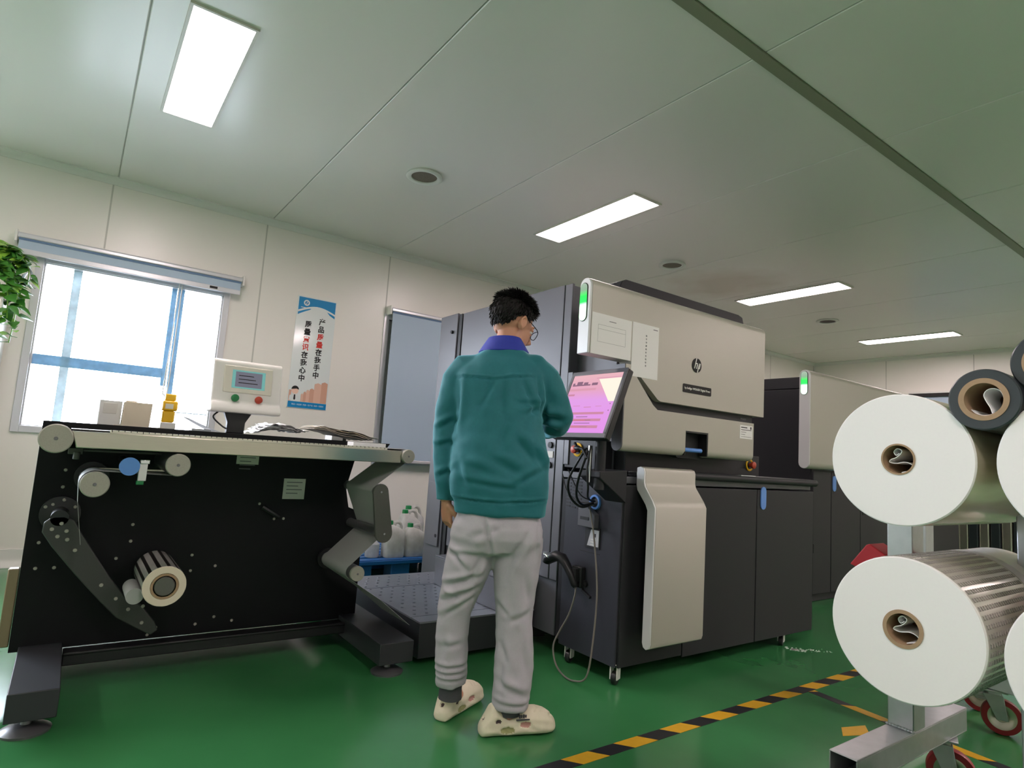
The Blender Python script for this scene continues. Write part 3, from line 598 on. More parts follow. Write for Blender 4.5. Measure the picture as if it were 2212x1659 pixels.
B().box(0.362, 0.41, 3.475, 3.525, TZ + 0.14, TZ + 0.175).build('cap', 'yellow', t, bevel=0.006)
for nm, pts_, mk, lb in (('label_sheet', [(0.15, 3.25, 0.20, 0.06, 0.003)], 'paper_beige', 'flat beige card lying before the two card stacks'),
                         ('label_sheet', [(0.50, 3.50, 0.09, 0.10, 0.012)], 'paper', 'low pile of white labels right of the yellow bottle')):
    x_, y_, dx, dy, dz = pts_[0]; B().box(x_, x_ + dx, y_, y_ + dy, TZ, TZ + dz).build(nm, mk, smooth=0, bevel=0.001, tag=(lb, 'paper'))
def sheet(x0, x1, y0, y1, zf, th=0.0015, n=18, m=8, crumple=0.0, seed=0.0):
    vs = []; fs = []
    for lay in (0, 1):
        for i in range(n + 1):
            for j in range(m + 1):
                x_ = x0 + (x1 - x0) * i / n; y_ = y0 + (y1 - y0) * j / m; vs.append((x_, y_, zf(i / n, j / m) + crumple * abs(noise.noise(Vector((x_ * 22, y_ * 16, seed)))) + (th if lay else 0)))
    W = m + 1; L = (n + 1) * W
    for i in range(n):
        for j in range(m):
            a = i * W + j; fs += [(a, a + 1, a + W + 1, a + W), (L + a, L + a + W, L + a + W + 1, L + a + 1)]
    for i in range(n): fs += [(i * W, i * W + W, L + i * W + W, L + i * W), (i * W + m, L + i * W + m, L + i * W + W + m, i * W + W + m)]
    for j in range(m): fs += [(j, L + j, L + j + 1, j + 1), (n * W + j, n * W + j + 1, L + n * W + j + 1, L + n * W + j)]
    return vs, fs
b = B(); b.add(*sheet(0.47, 0.66, 3.42, 3.70, lambda a, q: TZ + 0.004 + 0.07 * max(0, 1 - a * 1.3) ** 1.2 * (0.8 + 0.2 * q)))
b.build('plastic_bag', 'bag', smooth=60, tag=('clear plastic bag draped behind the control panel neck', 'bag'))
b = B()
for k in range(5):
    b.add(*sheet(0.75 + 0.02 * k, 0.97 + 0.02 * k, 3.34, 3.62, lambda a, q, k=k: TZ + 0.002 + 0.006 * k + 0.030 * math.sin(PI * min(1, a * 0.7 + 0.08 * k)) ** 1.3, crumple=0.028, seed=k * 3.1))
b.build('paper_pile', 'paper', smooth=60, tag=('crumpled white sheets on the machine right of the control panel', 'papers'))
b = B()
for k in range(4):
    b.add(*sheet(1.06 + 0.02 * k, 1.36 + 0.03 * k, 3.30 + 0.01 * k, 3.60, lambda a, q, k=k: TZ + 0.004 + 0.006 * k + 0.05 * max(0, 1 - a) ** 0.8 + 0.004 * math.sin(a * 9 + k), crumple=0.010, seed=k * 1.7), 0 if k % 2 else 1)
b.build('paper_pile', ['paper_warm', 'paper_beige'], smooth=60, tag=('sloping pile of beige-edged sheets near the right end of the black machine', 'papers'))
B().box(1.115, 1.285, 2.86, 2.94, 1.0235, 1.0435).build('label_box', 'paper', smooth=0, bevel=0.002, tag=('flat white box at the right end of the black machine\'s front table', 'box'))
b = B(); b.box(1.28, 1.35, 3.64, 3.72, TZ, TZ + 0.035, 0); b.build('small_box', 'paper', smooth=0, bevel=0.002, tag=('little white carton behind the flat white box', 'box'))
b = B(); b.box(1.30, 1.41, 3.74, 3.82, TZ, TZ + 0.036); b.build('small_box', 'black_soft', smooth=0, bevel=0.003, tag=('small black case behind the flat white box', 'case'))

# ------------------------------------------------------------------ pallet with jerrycans
t = thing('plastic_pallet', 'blue plastic pallet by the wall behind the machines', 'pallet', (2.3, 4.95, 0))
b = B(); b.box(1.86, 2.86, 4.44, 5.5, 0.125, 0.155)
for k in range(9): b.box(1.86, 2.86, 4.45 + 0.118 * k, 4.53 + 0.118 * k, 0.155, 0.163)
b.build('deck', 'blue_plastic', t, bevel=0.004)
for xx in (1.88, 2.14, 2.68):
    for yy in (4.46, 4.9, 5.34): B().box(xx, xx + (0.16 if xx > 2 else 0.1), yy, yy + 0.14, 0, 0.125).build('foot', 'blue_plastic', t, bevel=0.008)
def jerrycan(x_, y_, lb, s=1.0, h=0.285):
    z0 = 0.1635; t = thing('jerrycan', lb, 'jerrycan', (x_, y_, z0), 'jerrycans on the blue pallet')
    b = B(); w_, d_ = 0.085 * s, 0.062 * s; rings = []
    for (zz, fx, fy, ox) in ((0, .93, .93, 0), (0.01, 1, 1, 0), (h * .62, 1, 1, 0), (h * .74, .92, .95, 0), (h * .86, .6, .7, -.02), (h * .90, .34, .5, -.035), (h * .93, .27, .4, -.04)):
        rings.append([(x_ + ox * s + p[0] * w_ * fx, y_ + p[1] * d_ * fy, z0 + zz) for p in rrect(-1, 1, -1, 1, .35, 4)])
    b.loft(rings); b.build('body', 'jug', t, smooth=50)
    B().lathe([(0, 0.024 * s), (0.03, 0.023 * s), (0.032, 0.02 * s)], (x_ - 0.04 * s, y_, z0 + h * .925), Z, 20).build('cap', 'green_cap', t)
    B().tube(spline([(x_ - 0.01 * s, y_, z0 + h * .90), (x_ + 0.01 * s, y_, z0 + h * .985), (x_ + 0.045 * s, y_, z0 + h * .97), (x_ + 0.062 * s, y_, z0 + h * .86), (x_ + 0.06 * s, y_, z0 + h * .76)], 5), 0.013 * s, 8).build('handle', 'jug', t)
jerrycan(2.18, 4.55, 'jerrycan with green cap, leftmost of those on the blue pallet', 0.95, 0.27)
jerrycan(2.365, 4.56, 'green-capped jerrycan in the middle of the pallet front', 1.0, 0.245)
jerrycan(2.40, 4.74, 'taller green-capped jerrycan behind the pallet front row', 1.05, 0.34)
jerrycan(2.52, 4.92, 'rearmost jerrycan on the pallet, half hidden by the grey cabinet', 1.1, 0.355)
t = thing('jerrycan', 'clear squat container at the left corner of the pallet', 'container', (2.02, 4.58, 0.1635))
B().lathe([(0, 0.05), (0.01, 0.055), (0.10, 0.055), (0.125, 0.03), (0.15, 0.03)], (2.02, 4.58, 0.1635), Z, 24).build('body', 'bag', t)
B().cyl((2.02, 4.58, 0.3145), (2.02, 4.58, 0.33), 0.033).build('cap', 'white', t)

# ------------------------------------------------------------------ low step platform in front of the press
t = thing('step_platform', 'low dark step platform with dimpled top between the two machines', 'platform', (1.8, 3.1, 0))
b = B(); b.box(1.472, 2.16, 2.70, 3.74, 0.03, 0.196); b.build('base', 'plate_dark', t, bevel=0.004)
def treads(b, x0, x1, y0, y1, z):
    k = 0; y_ = y0 + 0.04
    while y_ < y1 - 0.02:
        x_ = x0 + 0.04 + (0.035 if k % 2 else 0)
        while x_ < x1 - 0.03:
            b.lathe([(0, 0.009), (0.003, 0.006)], (x_, y_, z), Z, 8); x_ += 0.07
        y_ += 0.07; k += 1
for nm, y0, y1 in (('front_step', 2.695, 2.79), ('tread_plate', 2.796, 3.42), ('tread_plate', 3.428, 3.75)):
    b = B(); b.box(1.468, 2.165, y0, y1, 0.196, 0.204)
    if nm != 'front_step': treads(b, 1.468, 2.0 if y0 < 3 else 2.165, y0, y1, 0.204)
    b.build(nm, 'tread', t, smooth=30)
t = thing('step_box', 'raised dark step block against the press side, right of the person\'s legs', 'platform', (2.05, 3.1, 0.2045))
B().box(1.935, 2.162, 2.70, 3.42, 0.2045, 0.372).build('base', 'body', t, bevel=0.004)
b = B(); b.box(1.932, 2.162, 2.697, 3.42, 0.3725, 0.38); b.build('top_plate', 'body', t, bevel=0.002)

# ------------------------------------------------------------------ digital press
PR = thing('digital_press', 'large grey digital press with silver covers and green status light, behind the operator', 'press', (3.0, 2.9, 0))
b = B(); b.box(2.186, 3.88, 2.545, 4.0, 0.10, 2.0); b.box(2.25, 3.40, 2.24, 2.545, 0.985, 1.84); b.build('main_body', 'body', PR, bevel=0.004)
b = B(); b.box(2.17, 2.185, 2.60, 3.705, 0.385, 2.008); b.build('side_panel', 'body', PR, bevel=0.003)
b = B(); b.box(2.17, 2.185, 2.53, 2.592, 0.385, 2.005); b.build('edge_panel', 'body', PR, bevel=0.003)
b = B(); b.box(2.17, 2.185, 3.72, 3.76, 0.10, 2.01); b.build('trim_strip', 'body2', PR, bevel=0.003)
b = B(); b.box(2.165, 2.185, 3.775, 4.02, 0.09, 2.02); cd = b.build('rear_door', 'body', PR, bevel=0.004)
B().box(2.152, 2.165, 3.80, 3.98, 0.36, 0.80).build('hatch', 'body', cd, bevel=0.002)
for zz in (1.885, 0.432): B().cyl((2.149, 3.83, zz), (2.166, 3.83, zz), 0.012, seg=16).build('lock', 'recess', cd)
for zz in (1.10, 0.99):
    B().cyl((2.160, 2.64, zz), (2.17, 2.64, zz), 0.017, seg=20).build('side_knob', 'recess', PR)
b = B(); b.box(2.166, 2.1702, 2.615, 2.665, 1.03, 1.066); b.build('side_sticker', 'paper_warm', PR, smooth=0)
# upper cover, cut away at its lower left
CY0, CY1 = 2.03, 2.105
def rounded_cover(b, poly, y0, y1, r=0.035, mi=0):
    b.prism(poly, 'y', y0, y1, mi)
up = [(1.862, 1.516), (2.135, 1.522), (2.215, 1.448), (2.332, 1.352), (2.352, 1.344), (3.262, 1.344), (3.262, 1.872), (1.862, 1.872)]
b = B()
# arched end profile swept along x: rounded crown, flat faces
prof = [(CY0, 1.516)] + [(CY0, 1.834)] + arc((CY0 + CY1) / 2, 1.834, (CY1 - CY0) / 2, 180, 0, 10)[1:-1] + [(CY1, 1.834), (CY1, 1.516)]
b.prism(prof, 'x', 1.862, 3.25, 0)
b.prism([(2.128, 1.516), (2.215, 1.440), (2.332, 1.352), (2.352, 1.344), (3.25, 1.344), (3.25, 1.516)], 'y', CY0, CY1, 0)
UC = b.build('upper_cover', 'silver', PR, smooth=40)
b = B(); b.prism([(p[0], p[1]) for p in [(CY0 + 0.001, 1.516)] + [(CY0 + 0.001, 1.834)] + arc((CY0 + CY1) / 2, 1.834, (CY1 - CY0) / 2 - 0.001, 180, 0, 10)[1:-1] + [(CY1 - 0.001, 1.834), (CY1 - 0.001, 1.516)]], 'x', 1.850, 1.862)
b.build('end_cap', 'silver_side', UC, smooth=40, bevel=0.003)
cyy = (CY0 + CY1) / 2 + 0.006
def pill(y, z0, z1, r, n=10): return arc(y, z1 - r, r, 0, 180, n) + arc(y, z0 + r, r, 180, 360, n)
def status_mat():   # the lamp glows white at its lower end and fades through green to unlit glass
    m = emission('status_lamp', 'ffffff', 1.0); nt = m.node_tree; em = [n for n in nt.nodes if n.type == 'EMISSION'][0]
    tc = nt.nodes.new('ShaderNodeTexCoord'); sp = nt.nodes.new('ShaderNodeSeparateXYZ'); mr = nt.nodes.new('ShaderNodeMapRange'); cr = nt.nodes.new('ShaderNodeValToRGB')
    mr.inputs[1].default_value = 1.665; mr.inputs[2].default_value = 1.855; nt.links.new(tc.outputs['Object'], sp.inputs[0]); nt.links.new(sp.outputs[2], mr.inputs[0]); nt.links.new(mr.outputs[0], cr.inputs[0]); nt.links.new(cr.outputs[0], em.inputs[0])
    r = cr.color_ramp; r.elements[0].position = 0.0; r.elements[0].color = (0.9, 1.5, 1.0, 1); r.elements[1].position = 1.0; r.elements[1].color = (0.22, 0.27, 0.22, 1)
    for p, c_ in ((0.36, (0.85, 1.5, 0.95, 1)), (0.47, (0.03, 0.85, 0.10, 1)), (0.62, (0.03, 0.55, 0.08, 1)), (0.78, (0.16, 0.25, 0.17, 1))):
        k = r.elements.new(p); k.color = c_
    em.inputs[1].default_value = 1.5
    return m
M['status_lamp'] = status_mat()
def status_light(parent, x, y, z0, z1, r):
    B().prism(pill(y, z0, z1, r), 'x', x - 0.003, x + 0.001).build('status_light_rim', 'ink_black', parent, smooth=40)
    B().prism(pill(y, z0 + 0.003, z1 - 0.003, r * 0.88), 'x', x - 0.007, x - 0.002).build('status_light', 'status_lamp', parent, smooth=0, bevel=0.002)
status_light(UC, 1.850, cyy, 1.665, 1.848, 0.025)
# emblem and name plate on the upper cover
b = B(); ex, ez = 2.625, 1.563
b.cyl((ex, CY0 - 0.003, ez), (ex, CY0 + 0.001, ez), 0.038, seg=40)
EM = b.build('round_emblem', 'ink_black', UC)
b = B(); sk = 0.30
def stroke(b, x0, z0, x1, z1, w_): b.obox(((x0 + x1) / 2, CY0 - 0.0036, (z0 + z1) / 2), ((x1 - x0) / 2, 0, (z1 - z0) / 2), (0, 0.0006, 0), (w_, 0, 0))
stroke(b, ex - 0.020, ez - 0.018, ex - 0.004, ez + 0.037, 0.0030); stroke(b, ex - 0.003, ez - 0.018, ex + 0.0035, ez + 0.006, 0.0030); stroke(b, ex - 0.0115, ez + 0.010, ex + 0.003, ez + 0.010, 0.0045)
b.obox((ex - 0.003, CY0 - 0.0036, ez + 0.0098), (0.007, 0, 0), (0, 0.0006, 0), (0.0005, 0, 0.0028))
stroke(b, ex + 0.004, ez - 0.037, ex + 0.0195, ez + 0.012, 0.0030); stroke(b, ex + 0.020, ez - 0.012, ex + 0.0265, ez + 0.010, 0.0030)
b.obox((ex + 0.022, CY0 - 0.0036, ez + 0.0098), (0.0062, 0, 0), (0, 0.0006, 0), (0.0005, 0, 0.0028)); b.obox((ex + 0.016, CY0 - 0.0036, ez - 0.0145), (0.0062, 0, 0), (0, 0.0006, 0), (0.0005, 0, 0.0028))
b.build('letters', 'white', EM, smooth=0)
b = B(); b.prism(rrect(2.520, 2.752, 1.412, 1.456, 0.006), 'y', CY0 - 0.003, CY0 + 0.001); NPL = b.build('name_plate', 'ink_black', UC, smooth=40)
b = B(); b.text('hp Indigo WS6600 Digital Press', (2.636, CY0 - 0.0034, 1.434), X, Z, 0.0165, bold=0.01); b.build('letters', 'white', NPL, smooth=0)
# lower cover with rounded foot and black opening
LY0, LY1 = 2.03, 2.10
def lowcover():
    b = B(); R = 0.034
    pr = [(LY1, 1.30), (LY0, 1.30), (LY0, 1.085 + R)] + arc(LY0 + R, 1.085 + R, R, 180, 270, 6)[1:] + arc(LY1 - R, 1.085 + R, R, 270, 360, 6)[:-1] + [(LY1, 1.085 + R)]
    b.prism(pr, 'x', 2.10, 2.556); b.prism(pr, 'x', 2.742, 3.155)
    pr2 = [(LY1, 1.30), (LY0, 1.30), (LY0, 1.215), (LY1, 1.215)]; b.prism(pr2, 'x', 2.556, 2.742)
    b.prism([(2.10, 1.30), (2.335, 1.30), (2.300, 1.322), (2.182, 1.44), (2.165, 1.50), (2.10, 1.50)], 'y', LY0, LY1)
    return b
LC = lowcover().build('lower_cover', 'silver', PR, smooth=40)
B().prism([(LY1 - 0.001, 1.50), (LY0 + 0.001, 1.50), (LY0 + 0.001, 1.119)] + arc(LY0 + 0.035, 1.119, 0.034, 180, 360, 10)[1:-1] + [(LY1 - 0.001, 1.119)], 'x', 2.094, 2.10).build('end_cap', 'body', LC, smooth=40)
b = B(); b.prism(rrect(2.550, 2.748, 1.075, 1.221, 0.022), 'y', LY1 - 0.012, LY1 + 0.02); b.build('opening', 'recess', LC)
b = B()
for (x0, x1, z0, z1) in ((2.552, 2.562, 1.09, 1.215), (2.736, 2.746, 1.09, 1.215)): b.box(x0, x1, LY0 + 0.002, LY1, z0, z1)
b.box(2.556, 2.742, LY0 + 0.002, LY1, 1.205, 1.217); b.build('opening_rim', 'black_soft', LC, bevel=0.003)
b = B(); b.cyl((2.566, LY0 + 0.018, 1.118), (2.706, LY0 + 0.018, 1.118), 0.011, seg=20); b.build('blue_handle', 'blue_strip', LC)
b = B(); b.box(3.022, 3.142, LY0 - 0.0012, LY0 + 0.0005, 1.208, 1.283, 0)
for k, (x1, w_) in enumerate(((3.09, 0.005), (3.13, 0.003), (3.08, 0.002), (3.07, 0.002), (3.13, 0.0015))): b.box(3.032, x1, LY0 - 0.0018, LY0 - 0.0012, 1.268 - 0.0125 * k, 1.268 - 0.0125 * k + w_, 1)
b.box(3.12, 3.13, LY0 - 0.0018, LY0 - 0.0012, 1.262, 1.277, 1); b.build('rating_label', ['paper', 'ink_black'], LC, smooth=0)
# dark gap band behind the two covers, hatch on top, lower dark panel
b = B(); b.prism([(2.15, 1.50), (2.40, 1.25), (3.19, 1.25), (3.19, 1.36), (2.30, 1.42), (2.24, 1.50)], 'y', 2.066, 2.098); b.build('gap_band', 'body2', PR)
b = B(); b.text('WS6600', (3.105, 2.0655, 1.322), X, Z, 0.016, bold=0.01); b.build('band_lettering', 'ink', PR, smooth=0)
b = B(); b.prism([(2.12, 1.84), (2.17, 1.945), (2.20, 1.958), (3.16, 1.955), (3.20, 1.945), (3.24, 1.84)], 'y', 2.15, 2.26); b.build('top_hatch', 'body2', PR, bevel=0.004)
b = B(); b.box(2.26, 3.24, 2.105, 2.24, 1.36, 1.80); b.build('cover_backing', 'recess', PR)
b = B(); b.box(2.26, 3.42, 2.16, 2.24, 0.985, 1.12); b.box(2.26, 3.24, 2.105, 2.235, 1.12, 1.36); b.build('lower_panel', 'body2', PR, bevel=0.003)
b = B(); b.box(2.172, 2.25, 2.24, 2.52, 0.985, 1.135); b.build('switch_panel', 'body2', PR, bevel=0.003)
b = B(); b.box(2.166, 2.185, 2.485, 2.525, 1.0, 1.50); b.build('corner_post', 'body', PR, bevel=0.003)
def estop(o, ax):
    o = Vector(o); a = Vector(ax)
    e = B().lathe([(0, 0.036), (0.006, 0.036), (0.008, 0.03), (0.004, 0.024)], o, a, 32).build('emergency_stop', 'yellow', PR)
    B().lathe([(0.0, 0.024), (0.006, 0.024)], o, a, 24).build('black_ring', 'recess', e)
    B().lathe([(0.006, 0.012), (0.022, 0.012), (0.024, 0.021), (0.036, 0.02), (0.04, 0.013)], o, a, 28).build('red_mushroom', 'red', e)
estop((2.171, 2.415, 1.082), (-1, 0, 0)); estop((3.315, 2.159, 1.065), (0, -1, 0))
# front cabinet on castors
b = B(); b.box(2.172, 3.88, 2.075, 2.52, 0.10, 0.925); b.build('cabinet_body', 'body2', PR, bevel=0.004)
b = B(); b.box(2.164, 2.172, 2.078, 2.48, 0.085, 0.93); sp = b.build('cabinet_side', 'cabinet', PR, bevel=0.002)
b = B()
for (x0, x1, z0) in ((2.174, 2.625, 0.085), (2.632, 3.258, 0.075), (3.265, 3.88, 0.075)): b.box(x0, x1, 2.066, 2.075, z0, 0.925)
b.build('front_door', 'body2', PR, bevel=0.003)
b = B(); b.box(2.164, 3.88, 2.085, 2.52, 0.932, 0.965); b.build('cabinet_top', 'body', PR, bevel=0.003)
b = B(); b.tube([(2.66, 2.058, 0.985), (3.885, 2.058, 0.978)], 0.021, 16); b.box(2.66, 3.88, 2.062, 2.16, 0.966, 0.978); b.build('shelf_rail', 'body2', PR)
B().box(3.06, 3.2, 2.04, 2.07, 1.0, 1.004).build('rail_clip', 'alu', PR)
b = B(); b.prism(pill(3.318, 0.812, 0.943, 0.026), 'y', 2.060, 2.0655); b.build('blue_pull', 'blue_strip', PR, smooth=40)
# silver front flap
fl = [(2.066, 1.012), (2.045, 1.018), (2.025, 1.012), (2.018, 0.995), (2.018, 0.945), (2.012, 0.925), (1.962, 0.86), (1.945, 0.83), (1.945, 0.215), (1.952, 0.195), (1.968, 0.187), (1.985, 0.195), (1.992, 0.215), (1.992, 0.815), (2.005, 0.84), (2.060, 0.905), (2.066, 0.93)]
FLP = B().prism(fl, 'x', 2.256, 2.632).build('front_flap', 'silver', PR, smooth=40, bevel=0.003)
B().prism([(p[0], p[1]) for p in fl], 'x', 2.246, 2.2555).build('flap_end', 'silver_side', FLP, smooth=40, bevel=0.002)
b = B()
for (x_, z_) in ((2.35, 0.4), (2.5, 0.4), (2.35, 0.75), (2.5, 0.75)): b.box(x_ - 0.02, x_ + 0.02, 1.99, 2.068, z_ - 0.02, z_ + 0.02)
b.build('flap_bracket', 'recess', FLP)
# side details: vent slots, cable port, socket
b = B()
for i in range(3):
    for j in range(9):
        y0 = 2.475 - i * 0.042; b.prism([(y0, 0.925 - j * 0.017 - 0.006 - i * 0.004), (y0 - 0.03, 0.925 - j * 0.017 - 0.006 - i * 0.004), (y0 - 0.03, 0.925 - j * 0.017 + 0.002 - i * 0.004), (y0, 0.925 - j * 0.017 + 0.002 - i * 0.004)], 'x', 2.1625, 2.1645)
b.build('vent_slots', 'recess', sp, smooth=0)
b = B(); b.lathe([(0.0, 0.026), (0.012, 0.026), (0.012, 0.036), (0, 0.038)], (2.165, 2.255, 0.826), (-1, 0, 0), 28, close=True); b.build('cable_port_ring', 'blue_strip', sp)
b = B(); b.prism(rrect(2.232, 2.278, 0.806, 0.846, 0.012), 'x', 2.1605, 2.1645); b.build('cable_port', 'recess', sp)
b = B(); b.prism([(2.345, 0.79), (2.275, 0.80), (2.225, 0.765), (2.225, 0.70), (2.345, 0.70)], 'x', 2.13, 2.164); b.build('socket_hood', 'body', sp, bevel=0.004)
b = B(); b.box(2.128, 2.131, 2.265, 2.325, 0.735, 0.75); b.build('socket_slot', 'recess', sp, smooth=0)
b = B(); b.box(2.159, 2.1645, 2.21, 2.315, 0.60, 0.70, 0); b.prism([(2.295, 0.61), (2.215, 0.61), (2.215, 0.69), (2.27, 0.69)], 'x', 2.156, 2.159, 1)
b.box(2.1545, 2.156, 2.235, 2.252, 0.655, 0.672, 0)
for k in range(3): b.box(2.1545, 2.156, 2.235, 2.27, 0.645 - 0.013 * k - 0.005, 0.645 - 0.013 * k, 2)
b.build('connector_plate', ['recess', 'alu', 'paper'], sp, smooth=0)
b = B(); b.box(2.1625, 2.1645, 2.21, 2.35, 0.575, 0.578); b.build('hatch_seam', 'recess', sp, smooth=0)
b = B(); b.cyl((2.15, 2.30, 0.42), (2.165, 2.30, 0.42), 0.018); b.obox((2.158, 2.285, 0.375), (0.006, 0, 0), (0, 0.03, 0.012), (0, -0.002, 0.006)); b.build('latch', 'recess', sp)
def castor(name, x_, y_, parent, ang=0.4, hz=0.10, bk='white'):
    ca, sa = math.cos(ang), math.sin(ang); r = 0.03
    b = B(); b.box(x_ - 0.035, x_ + 0.035, y_ - 0.03, y_ + 0.03, hz - 0.008, hz)
    for sgn in (-1, 1): b.obox((x_ - sa * 0.016 * sgn - ca * 0.012, y_ + ca * 0.016 * sgn - sa * 0.012, 0.058), (ca * 0.022, sa * 0.022, 0), (-sa * 0.0035, ca * 0.0035, 0), (0, 0, 0.034))
    f = b.build(name, bk, parent, bevel=0.004)
    B().cyl((x_ + sa * 0.012 - ca * 0.012, y_ - ca * 0.012 - sa * 0.012, r), (x_ - sa * 0.012 - ca * 0.012, y_ + ca * 0.012 - sa * 0.012, r), r, seg=28).build('wheel', 'black_soft', f, bevel=0.004)
    return f
castor('castor', 2.21, 2.11, PR); castor('castor', 2.215, 2.44, PR); castor('castor', 3.63, 2.12, PR)
castor('castor', 3.80, 3.85, PR)
# ------------------------------------------------------------------ second press unit further along
P2 = thing('press_unit', 'second grey press unit with its own silver cover and green light, beyond the first', 'press', (6.4, 3.3, 0))
b = B(); b.box(4.985, 8.05, 2.67, 4.1, 0.07, 1.75); b.box(5.01, 8.0, 2.70, 4.05, 0.0, 0.07); b.build('main_body', 'body2', P2, bevel=0.004)
b = B(); b.box(4.978, 4.985, 2.68, 4.1, 0.07, 1.742); b.box(4.978, 8.05, 2.72, 4.1, 1.752, 1.85); b.build('top_panel', 'body2', P2, bevel=0.004)
b = B()
for (x0, x1) in ((4.985, 5.272), (5.28, 5.785), (5.792, 6.5), (6.51, 7.25), (7.26, 8.05)): b.box(x0, x1, 2.655, 2.67, 0.072, 1.06)
b.build('cabinet_door', 'body2', P2, bevel=0.003)
prof = [(2.565, 1.125)] + [(2.565, 1.825)] + arc(2.61, 1.825, 0.045, 180, 0, 8)[1:-1] + [(2.655, 1.825), (2.655, 1.12)] + arc(2.61, 1.12, 0.045, 0, -180, 8)[1:-1]
C2 = B().prism(prof, 'x', 4.762, 6.9).build('front_cover', 'silver', P2, smooth=40, bevel=0.002)
B().prism(prof, 'x', 4.75, 4.762).build('end_cap', 'silver_side', C2, smooth=40, bevel=0.003)
status_light(C2, 4.75, 2.613, 1.665, 1.86, 0.030)
b = B(); b.prism(pill(5.32, 0.90, 1.03, 0.028), 'y', 2.649, 2.655); b.build('blue_pull', 'blue_strip', P2, smooth=40)
b = B(); b.box(4.99, 5.0, 2.651, 2.655, 0.40, 0.47); b.box(5.83, 5.90, 2.651, 2.655, 0.70, 0.75); b.build('door_latch', 'recess', P2, smooth=0)
# ------------------------------------------------------------------ notices taped on the press
def notice(x0, x1, z0, z1, y, lb, marks, mk='paper_warm', name='paper_notice'):
    b = B(); b.box(x0, x1, y - 0.0012, y - 0.0002, z0, z1, 0)
    for (a, c_, d, e) in marks: b.box(x0 + a, x0 + c_, y - 0.0017, y - 0.0012, z0 + d, z0 + e, 1)
    b.build(name, [mk, 'ink'], smooth=0, tag=(lb, 'paper'))
notice(1.866, 2.126, 1.5165, 1.709, CY0, 'landscape paper notice taped to the press cover under the green light', [(0.11, 0.155, 0.163, 0.166), (0.04, 0.22, 0.14, 0.1408), (0.04, 0.22, 0.12, 0.1208), (0.04, 0.22, 0.06, 0.0608), (0.04, 0.0405, 0.06, 0.14), (0.22, 0.2205, 0.06, 0.14)], mk='paper')
b = B(); b.box(2.134, 2.322, CY0 - 0.0012, CY0 - 0.0002, 1.446, 1.711, 0)
for k, ch in enumerate('数字印刷机作业指导书'): b.text(ch, (2.232, CY0 - 0.0013, 1.655 - 0.0165 * k), X, Z, 0.010, mi=1)
b.box(2.28, 2.312, CY0 - 0.0017, CY0 - 0.0012, 1.692, 1.696, 1)
b.build('paper_notice', ['paper', 'ink'], smooth=0, tag=('upright white notice with a vertical column of characters on the press cover', 'paper'))
# ------------------------------------------------------------------ operator monitor on its pole
MO = thing('touch_monitor', 'black operator monitor with pink screen in front of the person', 'monitor', (2.15, 2.2, 0.86))
tl = math.atan2(0.145, 0.365); mc = Vector((2.004, 2.172, 1.302)); up_ = Vector((math.sin(tl), 0, math.cos(tl))); nrm = Vector((-math.cos(tl), 0, math.sin(tl))); hw, hh = 0.192, 0.182
def mon(d, a, h): return mc + nrm * d + Vector((0, 1, 0)) * a + up_ * h
b = B(); b.obox(mon(-0.018, 0, 0), nrm * 0.018, Vector((0, hw, 0)), up_ * hh); b.obox(mon(-0.045, 0.0, -0.02), nrm * 0.012, Vector((0, 0.13, 0)), up_ * 0.13)
b.build('housing', 'black_soft', MO, bevel=0.006)
b = B()
for (a0, a1, h0, h1) in ((-hw, hw, hh - 0.022, hh), (-hw, hw, -hh, -hh + 0.024), (-hw, -hw + 0.02, -hh + 0.024, hh - 0.022), (hw - 0.02, hw, -hh + 0.024, hh - 0.022)):
    b.obox(mon(0.003, (a0 + a1) / 2, (h0 + h1) / 2), nrm * 0.004, Vector((0, (a1 - a0) / 2, 0)), up_ * ((h1 - h0) / 2))
b.build('bezel', 'body', MO, bevel=0.002)
# the screen is built flat in its own frame so that its picture keeps its own up direction
scr = bpy.data.meshes.new('screen'); sb = B(); sw, sh = hw - 0.02, hh - 0.023
sb.box(-0.001, 0.001, -sw, sw, -sh, sh, 0)
def ui(a0, a1, h0, h1, mi): sb.box(-0.0016, -0.001, a0, a1, h0, h1, mi)
# screen seen from -x: +y is at the viewer's left
sb.prism([(-0.16, 0.130), (-sw, 0.130), (-sw, 0.005), (-0.135, 0.005), (-0.02, 0.130)], 'x', -0.0016, -0.001, 1)
for (a0, a1, h0, h1, mi) in ((0.03, 0.16, 0.098, 0.105, 2), (0.145, 0.16, 0.105, 0.115, 2), (0.09, 0.13, 0.105, 0.122, 2), (0.05, 0.08, 0.105, 0.117, 2), (-0.02, 0.02, 0.098, 0.112, 2), (-0.16, 0.0, 0.135, 0.137, 3), (0.12, 0.17, 0.042, 0.052, 3), (-0.02, 0.17, 0.07, 0.082, 4),
                             (-0.13, 0.12, -0.062, -0.050, 3), (-0.03, 0.05, -0.076, -0.073, 2), (-0.125, 0.12, -0.098, -0.085, 3), (-0.02, 0.07, -0.094, -0.091, 5), (-0.06, -0.02, -0.094, -0.091, 2), (-0.06, 0.05, -0.110, -0.107, 2), (-0.12, 0.11, -0.134, -0.120, 3), (0.0, 0.06, -0.129, -0.126, 5), (-0.05, 0.0, -0.129, -0.126, 2),
                             (-0.10, -0.06, -0.02, -0.018, 3), (-0.03, 0.02, -0.024, -0.021, 3), (0.05, 0.10, -0.016, -0.014, 3), (-0.155, -0.15, -0.01, -0.005, 2), (-0.158, -0.152, -0.045, -0.04, 2)):
    ui(a0, a1, h0, h1, mi)
